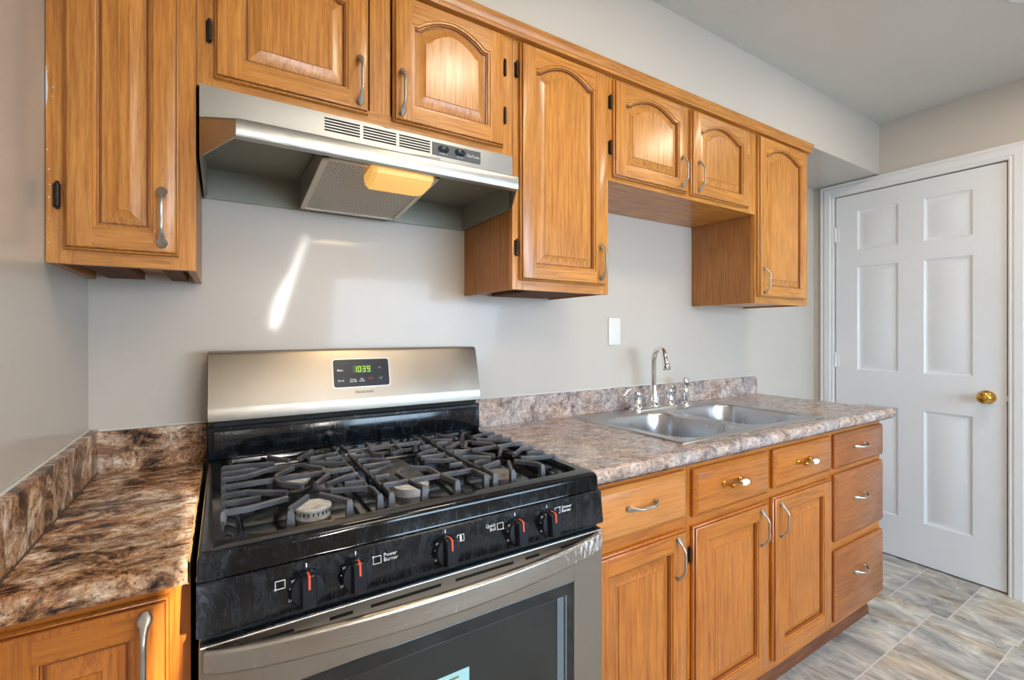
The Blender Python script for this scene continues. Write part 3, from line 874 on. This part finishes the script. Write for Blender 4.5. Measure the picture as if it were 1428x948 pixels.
# ------------------------------------------------------------------ range hood
def hood():
    h = thing('range_hood', 'stainless under-cabinet range hood over the stove with its amber light on', 'range hood', (.615, -.2, 1.61))
    x0, x1 = .234, .9945; zt = 1.7656; yf = -.334
    la, lb = .296, .936; yl = -.452
    b = B()
    # upper front band
    box(b, x0, x1, yf, yf+.003, 1.694, zt)
    box(b, x0, x1, yf, -.003, zt-.003, zt)
    # plan outline of the lower pan: wall, cut front corners
    plan = [(x0, -.003), (x0, yf), (la, yl), (lb, yl), (x1, yf), (x1, -.003)]
    zl = {0: (1.608, 1.699), 1: (1.614, 1.697), 2: (1.628, 1.662), 3: (1.628, 1.662), 4: (1.614, 1.697), 5: (1.608, 1.699)}
    def wallstrip(i, j, t=.003):
        (ax, ay), (bx, by) = plan[i], plan[j]
        d = Vector((bx-ax, by-ay, 0)).normalized(); n = Vector((-d.y, d.x, 0))*t
        if n.dot(Vector((.615-ax, -.2-ay, 0))) < 0: n = -n
        pts = [(ax, ay, zl[i][0]), (bx, by, zl[j][0]), (bx, by, zl[j][1]), (ax, ay, zl[i][1])]
        inn = [tuple(Vector(p)+n) for p in pts]
        rings(b, [pts, inn])
    for i in range(5): wallstrip(i, i+1)
    # top slope between the band and the lip
    rings(b, [[(x0, yf, 1.697), (la, yl, 1.662), (lb, yl, 1.662), (x1, yf, 1.697)], [(x0, yf, 1.694), (la, yl, 1.659), (lb, yl, 1.659), (x1, yf, 1.694)]])
    new('shell', b, steel_hood, h, 20)
    b = B()                                          # bright rolled front lip
    pts = [(la-.001, yl-.001, 1.645), (lb+.001, yl-.001, 1.645)]
    prism(b, [(yl+.002, 1.660), (yl-.004, 1.662), (yl-.007, 1.657), (yl-.0065, 1.634), (yl-.004, 1.628), (yl+.012, 1.627), (yl+.012, 1.630), (yl+.002, 1.632)], la, lb)
    new('front_lip', b, steel_hood, h, 40)
    b = B()                                          # dull inside of the pan
    box(b, x0+.004, x1-.004, yf+.004, -.004, 1.688, 1.692)
    rings(b, [[(x0+.004, yf+.004, 1.690), (x1-.004, yf+.004, 1.690), (lb-.003, yl+.004, 1.657), (la+.003, yl+.004, 1.657)], [(x0+.004, yf+.004, 1.692), (x1-.004, yf+.004, 1.692), (lb-.003, yl+.004, 1.659), (la+.003, yl+.004, 1.659)]])
    box(b, x0+.004, x1-.004, -.010, -.004, 1.609, 1.690)
    for sx in (x0+.0035, x1-.0065): box(b, sx, sx+.003, yf+.006, -.006, 1.616, 1.690)
    new('inner_pan', b, hood_inner, h)
    for (x, y) in ((.262, -.30), (.33, -.395), (.80, -.36), (.93, -.24)):
        z = 1.688 if y > -.33 else 1.671
        b = B(); lathe(b, (x, y, z), (0, 0, -1), [(.005, 0), (.005, .002), (.003, .004)], 12); new('screw', b, nickel, h)
    # blower box carrying the filter
    b = B(); fx0, fx1 = .462, .738; yb_, yf_ = -.045, -.405; zb, zf = 1.603, 1.636
    rings(b, [[(fx0, yb_, zb+.006), (fx1, yb_, zb+.006), (fx1, yf_, zf+.006), (fx0, yf_, zf+.006)], [(fx0, yb_, 1.689), (fx1, yb_, 1.689), (fx1, yf_, 1.689), (fx0, yf_, 1.669)]])
    new('blower_box', b, hood_inner, h)
    # filter: frame + mesh
    def zz(y): return zb + (y-yb_)/(yf_-yb_)*(zf-zb)
    b = B(); e = .013
    for (ax, ay, bx, by) in ((fx0, yb_, fx1, yb_-e), (fx0, yf_+e, fx1, yf_), (fx0, yb_, fx0+e, yf_), (fx1-e, yb_, fx1, yf_)):
        rings(b, [[(ax, ay, zz(ay)), (bx, ay, zz(ay)), (bx, by, zz(by)), (ax, by, zz(by))], [(ax, ay, zz(ay)+.006), (bx, ay, zz(ay)+.006), (bx, by, zz(by)+.006), (ax, by, zz(by)+.006)]])
    fl = new('grease_filter', b, alum_frame, h)
    b = B(); dz = .002
    rings(b, [[(fx0+e, yb_-e, zz(yb_-e)+dz), (fx1-e, yb_-e, zz(yb_-e)+dz), (fx1-e, yf_+e, zz(yf_+e)+dz), (fx0+e, yf_+e, zz(yf_+e)+dz)], [(fx0+e, yb_-e, zz(yb_-e)+dz+.003), (fx1-e, yb_-e, zz(yb_-e)+dz+.003), (fx1-e, yf_+e, zz(yf_+e)+dz+.003), (fx0+e, yf_+e, zz(yf_+e)+dz+.003)]])
    new('filter_mesh', b, filter_mesh, fl)
    # amber lens
    b = B()
    prof = [(-.330, 1.640), (-.333, 1.612), (-.345, 1.599), (-.400, 1.606), (-.424, 1.618), (-.432, 1.640)]
    rs = []
    for x, s in ((.566, .80), (.576, .98), (.69, .98), (.708, .90), (.716, .72)):
        cy, cz = -.38, 1.640
        rs.append([(x, cy+(y-cy)*s, cz+(z-cz)*s) for y, z in prof])
    rings(b, rs); new('light_lens', b, amber, h, 30, label='glowing amber plastic light lens')
    # vents and switches on the front band
    for (a, c) in ((.477, .558), (.566, .648), (.656, .739)):
        b = B()
        for k in range(5):
            z = 1.7245 + k*.0068; box(b, a, c, yf-.0006, yf+.001, z, z+.0036)
        new('vent_grille', b, slot_black, h)
    b = B(); box(b, .745, .889, yf-.0014, yf+.001, 1.7215, 1.756, .0006)
    pn = new('switch_panel', b, panel_grey, h)
    for x in (.777, .825):
        b = B(); rings(b, [[(u, yf-.0014, v) for u, v in rrect(x, 1.7415, .0155, .0085, .008, 6)], [(u, yf-.0040, v) for u, v in rrect(x, 1.7415, .0150, .0080, .0078, 6)]])
        box(b, x-.009, x+.010, yf-.0075, yf-.003, 1.7385, 1.7465, .0015)
        new('rocker_switch', b, black_plastic, pn, 30)
    b = text_bm('NuTone', .0112, (.8655, yf-.0015, 1.7385), (1, 0, 0), (0, 0, 1)); new('lettering', b, ink_white, pn)
    b = text_bm('HI  MED  LO', .0045, (.777, yf-.0015, 1.7285), (1, 0, 0), (0, 0, 1)); new('lettering', b, ink_white, pn)
    new('lettering', text_bm('ON  OFF', .0045, (.825, yf-.0015, 1.7285), (1, 0, 0), (0, 0, 1)), ink_white, pn)
    L = bpy.data.lights.new('hood_bulb', 'AREA'); L.shape = 'RECTANGLE'; L.size = .12; L.size_y = .07; L.energy = 1.0; L.color = (1, .72, .38)
    o = bpy.data.objects.new('hood_bulb', L); COL.objects.link(o); o.location = (.64-.615, -.385+.2, 1.594-1.61); o.parent = h
hood()

# ------------------------------------------------------------------ range
def stove():
    r = thing('gas_range', 'black and stainless steel gas range with cast-iron grates between the worktops', 'stove', (.623, -.35, 0))
    x0, x1 = .2432, 1.0030
    b = B(); box(b, x0+.002, x1-.002, -.665, -.03, .03, .895); box(b, x0+.03, x1-.03, -.62, -.06, 0, .03)
    new('body', b, black_panel, r)
    # cooktop
    zt = .9335
    b = B(); yb_, yfr = -.085, -.6935
    def RR(i, z, rad, fi=0): return [(x, y, z) for x, y in rrect((x0+x1)/2, (yb_+yfr+fi)/2, (x1-x0)/2-i, (yb_-yfr-fi)/2-i, rad, 8)]
    rings(b, [RR(-.001, .8965, .006), RR(0, .899, .006), RR(0, .922, .008), RR(.002, .929, .010), RR(.006, zt-.0007, .012), RR(.012, zt, .014),
              RR(.028, zt, .018, .010), RR(.030, zt-.004, .018, .010), RR(.034, zt-.004, .018, .012), RR(.036, zt-.012, .020, .012), RR(.056, zt-.0135, .045, .016), RR(.060, zt-.017, .045, .016), RR(.063, zt-.036, .05, .016), RR(.078, zt-.046, .05, .016)], True, True)
    new('cooktop', b, well_black, r, 40)
    # burners
    def burner(cx, cy, rad, capr, zb=.8875, hh=.019, capm=None):
        b = B(); lathe(b, (cx, cy, zb), (0, 0, 1), [(rad*1.5, 0), (rad*1.45, .003), (rad*1.02, .005), (rad, .006), (rad*.97, hh)], 36)
        for k in range(22):
            a = 2*PI*k/22; R = rad*.985
            p = Vector((cx+R*math.cos(a), cy+R*math.sin(a), zb+hh-.004))
            box(b, p.x-.0009, p.x+.0009, p.y-.0009, p.y+.0009, p.z-.003, p.z+.003, m=1)
        o = new('burner', b, [burner_metal, slot_black], r, 40)
        b = B(); lathe(b, (cx, cy, zb+hh), (0, 0, 1), [(capr*.9, -.001), (capr, .001), (capr, .005), (capr*.93, .0072), (capr*.5, .0078)], 36)
        new('burner_cap', b, capm or burner_metal, o, 40)
    burner(.424, -.520, .031, .033, hh=.024)
    burner(.418, -.285, .033, .036, hh=.014)
    burner(.838, -.525, .029, .042, capm=cap_grey)
    burner(.835, -.285, .024, .030, capm=cap_grey)
    # oval centre burner with dark griddle-shaped cap
    b = B(); zb = .8875
    def OV(d, z, rr=None): return [(x, y, z) for x, y in rrect(.632, -.405, .040-d, .125-d, (.040-d)*.999, 10)]
    rings(b, [OV(-.018, zb), OV(-.016, zb+.004), OV(0, zb+.006), OV(.001, zb+.026)])
    o = new('burner', b, burner_metal, r, 40)
    b = B()
    def OC(d, z): return [(x, y, z) for x, y in rrect(.632, -.385, .043-d, .105-d, (.043-d)*.999, 10)]
    rings(b, [OC(.001, zb+.0255), OC(0, zb+.028), OC(.001, zb+.031), OC(.004, zb+.033)]); new('burner_cap', b, iron, o, 40)
    # grates -------------------------------------------------------
    zg, zl = .948, .9150
    yF, yB, yC = -.618, -.182, -.400
    mir = lambda p: (p[0], 2*yC-p[1], p[2])
    def both(bm, pts, wd=.0078, h=.010):
        bar(bm, pts, wd, h); bar(bm, [mir(p) for p in pts], wd, h)
    def foot(bm, x, y, s=1):
        # tapered leg from the low rail to the grate top
        wt_, wb = .0052, .0068
        for (yy, sg) in ((y, 1), (2*yC-y, -1)):
            rs = []
            for (z, hw, d0, d1) in ((zl-.011, wb, -.004, .010), (zl-.001, wb, -.004, .009), (zg-.006, wt_, -.001, .009), (zg-.0008, wt_*.8, .001, .009)):
                rs.append([(x-hw, yy+sg*d0, z), (x+hw, yy+sg*d0, z), (x+hw, yy+sg*d1, z), (x-hw, yy+sg*d1, z)])
            rings(bm, rs)
    def rail(bm, pts): bar(bm, pts, .008, .009)
    def side_grate(xo, xi):
        """xo outer edge, xi inner edge (spine)"""
        s = 1 if xi > xo else -1; W = abs(xi-xo); k = W/.255
        X = lambda u: xo + s*u*k
        bm = B()
        rail(bm, [(xo, yF, zl), (xi, yF, zl)]); rail(bm, [(xo, yB, zl), (xi, yB, zl)])
        for u in (.10, .197, .252): foot(bm, X(u), yF)
        # spine
        bar(bm, [(X(.252), yF+.006, zg), (X(.252), yF+.045, zg), (X(.248), yF+.064, zg), (X(.250), yF+.075, zg-.006), (X(.251), yC, zg-.006), (X(.250), yB-.075, zg-.006), (X(.248), yB-.064, zg), (X(.252), yB-.045, zg), (X(.252), yB-.006, zg)], .0065, .009)
        # outer comb fingers
        def finger(pl): bar(bm, [(X(-.004), pl[0][1], zl+.004), (X(-.001), pl[0][1], zg-.004), (X(.004), pl[0][1], zg)] + [(X(u), y, zg) for u, y in pl], .0082, .010)
        for f in ([(.04, -.553), (.104, -.533)], [(.03, -.505), (.062, -.504)], [(.042, -.456), (.107, -.500)]):
            finger(f); finger([(u, 2*yC-y) for u, y in f])
        bar(bm, [(X(-.004), yC, zl+.004), (X(-.001), yC, zg-.004), (X(.004), yC, zg), (X(.251), yC, zg)], .010, .010)
        # front and back fingers
        both(bm, [(X(.10), yF+.004, zg), (X(.102), -.594, zg), (X(.137), -.545, zg)])
        both(bm, [(X(.197), yF+.004, zg), (X(.189), -.597, zg), (X(.158), -.546, zg)])
        # spine fingers
        both(bm, [(X(.249), -.554, zg), (X(.180), -.533, zg)])
        both(bm, [(X(.25), -.512, zg), (X(.212), -.506, zg)])
        both(bm, [(X(.25), -.452, zg), (X(.225), -.459, zg), (X(.179), -.492, zg)])
        # forks on the middle bar
        both(bm, [(X(.188), yC, zg), (X(.195), -.425, zg), (X(.160), -.480, zg)])
        both(bm, [(X(.095), yC, zg), (X(.100), -.430, zg), (X(.138), -.475, zg)])
        new('grate', bm, iron, r, 30)
    side_grate(.273, .529); side_grate(.983, .772)
    def centre_grate(xa, xb):
        bm = B(); W = xb-xa; X = lambda u: xa + u*W/.207
        rail(bm, [(xa, yF, zl), (xb, yF, zl)]); rail(bm, [(xa, yB, zl), (xb, yB, zl)])
        for u in (.003, .068, .138, .204): foot(bm, X(u), yF)
        for u, q in ((.003, 1), (.204, -1)):
            bar(bm, [(X(u), yF+.006, zg), (X(u), yF+.045, zg), (X(u+q*.004), yF+.064, zg), (X(u+q*.002), yF+.075, zg-.006), (X(u+q*.001), yC, zg-.006), (X(u+q*.002), yB-.075, zg-.006), (X(u+q*.004), yB-.064, zg), (X(u), yB-.045, zg), (X(u), yB-.006, zg)], .0065, .009)
        both(bm, [(X(.004), -.556, zg), (X(.203), -.556, zg)])
        both(bm, [(X(.068), yF+.004, zg), (X(.056), -.545, zg), (X(.052), -.494, zg), (X(.070), -.468, zg)])
        both(bm, [(X(.138), yF+.004, zg), (X(.126), -.550, zg), (X(.124), -.494, zg), (X(.092), -.466, zg)])
        for q, u0 in ((1, .004), (-1, .203)):
            both(bm, [(X(u0), -.500, zg), (X(u0+q*.030), -.497, zg)])
            both(bm, [(X(u0), -.452, zg), (X(u0+q*.022), -.452, zg), (X(u0+q*.06), -.425, zg)])
            bar(bm, [(X(u0), yC, zg), (X(u0+q*.062), yC, zg)])
        new('grate', bm, iron, r, 30)
    centre_grate(.5445, .7555)
    # riser and backguard
    b = B(); prism(b, [(-.03, .90), (-.095, .90), (-.105, .930), (-.122, .936), (-.124, .942), (-.120, 1.012), (-.116, 1.016), (-.03, 1.016)], x0+.001, x1-.006)
    box(b, x0+.012, x1-.018, -.1245, -.118, .946, 1.006, .004)
    new('rear_riser', b, black_enamel, r, 30)
    b = B(); prism(b, [(-.03, 1.014), (-.110, 1.014), (-.110, 1.03), (-.03, 1.03)], x0+.012, x1-.012); new('vent_gap', b, slot_black, r)
    gx0, gx1 = x0+.0005, x1-.004
    b = B(); prism(b, [(-.022, 1.027), (-.1195, 1.027), (-.1245, 1.030), (-.1255, 1.058), (-.1235, 1.064), (-.0925, 1.192), (-.088, 1.199), (-.080, 1.2025), (-.030, 1.2025), (-.022, 1.195)], gx0, gx1)
    new('backguard', b, steel_h, r, 30)
    b = B(); prism(b, [(-.020, 1.03), (-.118, 1.03), (-.082, 1.196), (-.020, 1.196)], gx0-.0012, gx0-.0001); new('end_cap', b, black_plastic, r)
    # control display on the sloped face
    P0 = Vector((0, -.1235, 1.064)); UPV = Vector((0, .031, .128)).normalized(); N_ = Vector((0, -.128, .031)).normalized()
    def G(x, z, out=0):
        t = (z-1.064)/UPV.z
        return Vector((x, 0, 0)) + P0 + UPV*t + N_*out
    def plate(bm, xa, xb, za, zb_, o0, o1, rad=.006, m=0):
        pr = rrect((xa+xb)/2, (za+zb_)/2, (xb-xa)/2, (zb_-za)/2, rad, 5)
        rings(bm, [[G(u, v, o0) for u, v in pr], [G(u, v, o1) for u, v in pr]], m=m)
    b = B(); plate(b, .5375, .7015, 1.0925, 1.1755, -.001, .0008, .009); new('display_bezel', b, nickel, r)
    b = B(); plate(b, .5405, .6985, 1.0955, 1.1725, -.001, .0018, .007); disp = new('display_panel', b, black_plastic, r)
    b = B(); plate(b, .5935, .6465, 1.1340, 1.1545, 0, .0022, .001); new('clock_window', b, led_back, disp)
    b = B()
    def seg(cx, digit, s=.0082, hgt=.0165):
        on = {'1': 'bc', '0': 'abcdef', '3': 'abgcd', '9': 'abcdfg'}[digit]
        cz = 1.1443; t = .0016; w2 = s/2; h2 = hgt/2
        R = {'a': (cx-w2, cx+w2, cz+h2-t, cz+h2), 'g': (cx-w2, cx+w2, cz-t/2, cz+t/2), 'd': (cx-w2, cx+w2, cz-h2, cz-h2+t),
             'b': (cx+w2-t, cx+w2, cz, cz+h2), 'c': (cx+w2-t, cx+w2, cz-h2, cz), 'f': (cx-w2, cx-w2+t, cz, cz+h2), 'e': (cx-w2, cx-w2+t, cz-h2, cz)}
        for k in on: plate(b, *R[k], .0020, .0027, .0004)
    for cx, dgt in ((.6005, '1'), (.6125, '0'), (.6255, '3'), (.6385, '9')): seg(cx, dgt)
    plate(b, .6183, .6197, 1.1468, 1.1482, .0020, .0027, .0003); plate(b, .6183, .6197, 1.1402, 1.1416, .0020, .0027, .0003)
    new('clock_digits', b, led_green, disp, label='green 10:39 clock digits')
    b = B()
    for (t, x, z, s) in (('Bake', .559, 1.1425, .0085), ('Broil', .560, 1.1135, .0085), ('Timer\nOn\u2022Off', .5935, 1.1130, .0068), ('Set\nClock', .6185, 1.1135, .0068)):
        new('lettering', text_bm(t, s, G(x, z, .0020), (1, 0, 0), UPV), ink_white, disp)
    for (cx, cz, s) in ((.671, 1.147, 1), (.672, 1.1175, -1)):
        b = B()
        for q in (-1, 1):
            pa, pb = G(cx, cz+s*.0035, .002), G(cx+q*.005, cz-s*.0025, .002)
            bar(b, [pa+N_*.0008, pb+N_*.0008], .0014, .0008)
        new('arrow_key', b, ink_white, disp)
    b = text_bm('OFF', .0085, G(.6425, 1.1165, .0020), (1, 0, 0), UPV); new('lettering', b, ink_red, disp)
    b = text_bm('FRIGIDAIRE', .0105, G(.624, 1.0795, .0004), (1, 0, 0), UPV); new('lettering', b, ink_dark, r)
    # control panel with knobs
    b = B(); prism(b, [(-.66, .8945), (-.6965, .8945), (-.700, .892), (-.7075, .828), (-.706, .823), (-.66, .823)], x0, x1)
    cp = new('control_panel', b, black_panel, r, 30)
    kn = Vector((0, -.064, .0075)).normalized()        # outward normal of the sloped panel
    ku = Vector((0, .0075, .064)).normalized()
    def KP(x, z, out=0):
        y = -.700 - (.892-z)*.0075/.064
        return Vector((x, y, z)) + kn*out
    def kplate(bm, x, z, hw, hh_, o=.0006):
        rings(bm, [[KP(x-hw, z-hh_, -.001), KP(x+hw, z-hh_, -.001), KP(x+hw, z+hh_, -.001), KP(x-hw, z+hh_, -.001)], [KP(x-hw, z-hh_, o), KP(x+hw, z-hh_, o), KP(x+hw, z+hh_, o), KP(x-hw, z+hh_, o)]])
    knobs = (.386, .461, .621, .772, .851)
    for x in knobs:
        z = .856; o = KP(x, z)
        b = B(); lathe(b, o, kn, [(.0275, 0), (.0275, .003), (.0262, .005), (.0245, .015), (.0232, .0175), (.012, .0185)], 32)
        # grip bar
        R = Vector((1, 0, 0)); rs = []
        for (d, hw, hl) in ((.012, .0125, .0248), (.020, .0118, .0244), (.0275, .0106, .0232), (.030, .0092, .0215)):
            pr = rrect(0, 0, hw, hl, .004, 4)
            rs.append([o + kn*d + R*u + ku*v for u, v in pr])
        rings(b, rs)
        kb = new('knob', b, black_plastic, cp, 35)
        b = B(); rs = []
        for (d, vv) in ((.0303, .004), (.0303, .0210), (.0275, .0235), (.020, .0247), (.014, .0252)):
            rs.append([o + kn*d + R*(-.0016) + ku*vv, o + kn*d + R*.0016 + ku*vv])
        for a_, c_ in zip(rs, rs[1:]):
            t_ = kn*.0008 + ku*.0008
            rings(b, [[a_[0], a_[1], c_[1], c_[0]], [q_+t_ for q_ in (a_[0], a_[1], c_[1], c_[0])]])
        new('pointer', b, ink_orange, kb, label='orange pointer mark')
        b = B(); kplate(b, x, z+.0312, .0009, .0030); new('tick_mark', b, ink_white, cp)
        b = B()
        for q, tx in ((-.9, 'HI'), (-1.35, '\u2022'), (-2.0, 'LO')):
            a = PI/2 - q
            join(b, text_bm(tx, .0055, o + kn*.0105 + R*(.0256*math.cos(a)) + ku*(.0256*math.sin(a)), R, ku))
        new('lettering', b, ink_white, kb)
    def sym(x, z, kind):
        b = B(); hw, hh_, t = .0066, .0058, .00035
        for (cx, cz, w_, h_) in ((x, z+hh_, hw, t), (x, z-hh_, hw, t), (x-hw, z, t, hh_), (x+hw, z, t, hh_)): kplate(b, cx, cz, w_+t/2, h_+t/2)
        if kind == 'mid': kplate(b, x, z, .002, .0045)
        else:
            dx = -hw if kind[1] == 'l' else hw; dz = -hh_ if kind[0] == 'b' else hh_
            kplate(b, x+dx, z+dz, .0014, .0014)
        new('burner_symbol', b, ink_white, cp)
    sym(.349, .868, 'bl'); sym(.496, .868, 'tl'); sym(.6515, .869, 'mid'); sym(.737, .872, 'br'); sym(.878, .874, 'tr')
    b = text_bm('Power\nBurner', .0088, KP(.507, .869, .0002), (1, 0, 0), ku, align='LEFT')
    new('lettering', b, ink_white, cp); b = B()
    join(b, text_bm('Quick\nBoil', .0088, KP(.727, .873, .0002), (1, 0, 0), ku, align='RIGHT'))
    new('lettering', b, ink_white, cp); b = B()
    join(b, text_bm('Simmer\nBurner', .0088, KP(.889, .874, .0002), (1, 0, 0), ku, align='LEFT'))
    new('lettering', b, ink_white, cp)
    # oven door
    dz0, dz1, yd = .205, .8085, -.705
    wx0, wx1, wz0, wz1 = .325, .921, .30, .713
    b = B()
    box(b, x0+.003, wx0, yd, -.668, dz0, dz1, .002); box(b, wx1, x1-.001, yd, -.668, dz0, dz1, .002)
    box(b, wx0-.002, wx1+.002, yd, -.668, wz1, dz1, .002); box(b, wx0-.002, wx1+.002, yd, -.668, dz0, wz0, .002)
    od = new('oven_door', b, steel_h, r)
    b = B(); box(b, x0+.004, x1-.004, -.69, -.668, .8086, .8215); new('door_gap', b, slot_black, r)
    b = B(); box(b, x0+.004, x1-.002, -.7035, -.668, .8079, .8098, .0006); new('door_top_cap', b, black_panel, od)
    b = B(); slots = ((.259, .368), (.420, .456), (.485, .611), (.640, .766), (.795, .829), (.885, .990))
    for a_, c_ in slots: new('vent_slot', box(B(), a_, c_, yd-.0004, yd+.004, .7915, .7968), slot_black, od)
    b = B(); box(b, wx0, wx1, yd+.001, yd+.006, wz0, wz1, .001); gl = new('window_glass', b, oven_glass, od)
    b = B(); box(b, wx0+.05, .873, yd+.0004, yd+.002, wz0+.03, .688, .0003); new('inner_pane', b, oven_pane, gl)
    b = B(); box(b, .876, .893, yd+.0004, yd+.002, wz0+.03, .688, .0003); box(b, .8975, .9015, yd+.0004, yd+.002, wz0+.03, .688, .0003); new('pane_reflection', b, plain('painted_reflection', srgb(120, 134, 146), .25, .6), gl)  # grey-blue strips painted in for a reflection on the oven glass
    b = B(); box(b, .50, .668, yd-.0006, yd+.001, .46, .6245, .0002); st = new('sticker', b, paper, gl, label='pale blue paper sticker with printed lines')
    b = B()
    for k in range(7):
        z = .612-.014*k
        for q in range(4): box(b, .515+.037*q, .515+.037*q+rr.uniform(.018, .033), yd-.0009, yd-.0005, z, z+.0045)
    new('printed_lines', b, plain('print_olive', srgb(132, 136, 96), .6), st)
    # bowed handle
    b = B(); pts, N2 = [], 40; rs = []
    for k in range(N2+1):
        u = k/N2; x = .255 + (.990-.255)*u
        y = -.709 - .052*math.sin(PI*u)**.62
        z = .7915
        hw = .0205*(.80+.20*math.sin(PI*u)**.4)
        dpt = .0075
        tang = Vector((.735, -.052*.62*PI*math.cos(PI*u)*max(.05, math.sin(PI*u))**(-.38)*1, 0)).normalized()
        nrm = Vector((tang.y, -tang.x, 0))
        pr = rrect(0, 0, dpt, hw, .0065, 5)
        rs.append([Vector((x, y, z)) + nrm*a_ + Vector((0, 0, 1))*c_ for a_, c_ in pr])
    rings(b, rs); new('handle', b, steel_scuffed, od, 40)
    # drawer
    b = B(); box(b, x0+.003, x1-.001, -.703, -.668, .045, .197, .003); new('warming_drawer', b, steel_h, r)
    # left edge trim line of the body
stove()

# ceiling light, only its rim reaches into the picture
cl = thing('ceiling_light', 'round white recessed ceiling light cut by the top edge of the picture', 'ceiling light', (2.63, -1.13, ZC))
b = B(); lathe(b, (2.63, -1.13, ZC), (0, 0, -1), [(.115, 0), (.112, .006), (.098, .008), (.085, .004)], 40, cap=False); new('trim_ring', b, trim_white, cl, 40)
b = B(); lathe(b, (2.63, -1.13, ZC), (0, 0, -1), [(.086, .0005), (.086, .004), (.05, .0045)], 40); new('diffuser', b, lamp_glow, cl, 40)

for o in bpy.data.objects:
    n = o.name.split('.')[0]
    g = {'wall_cabinet': 'oak wall cabinets', 'base_cabinet': 'base cabinets along the wall', 'worktop': 'granite-look worktops'}.get(n)
    if g and o.parent is None: o['group'] = g
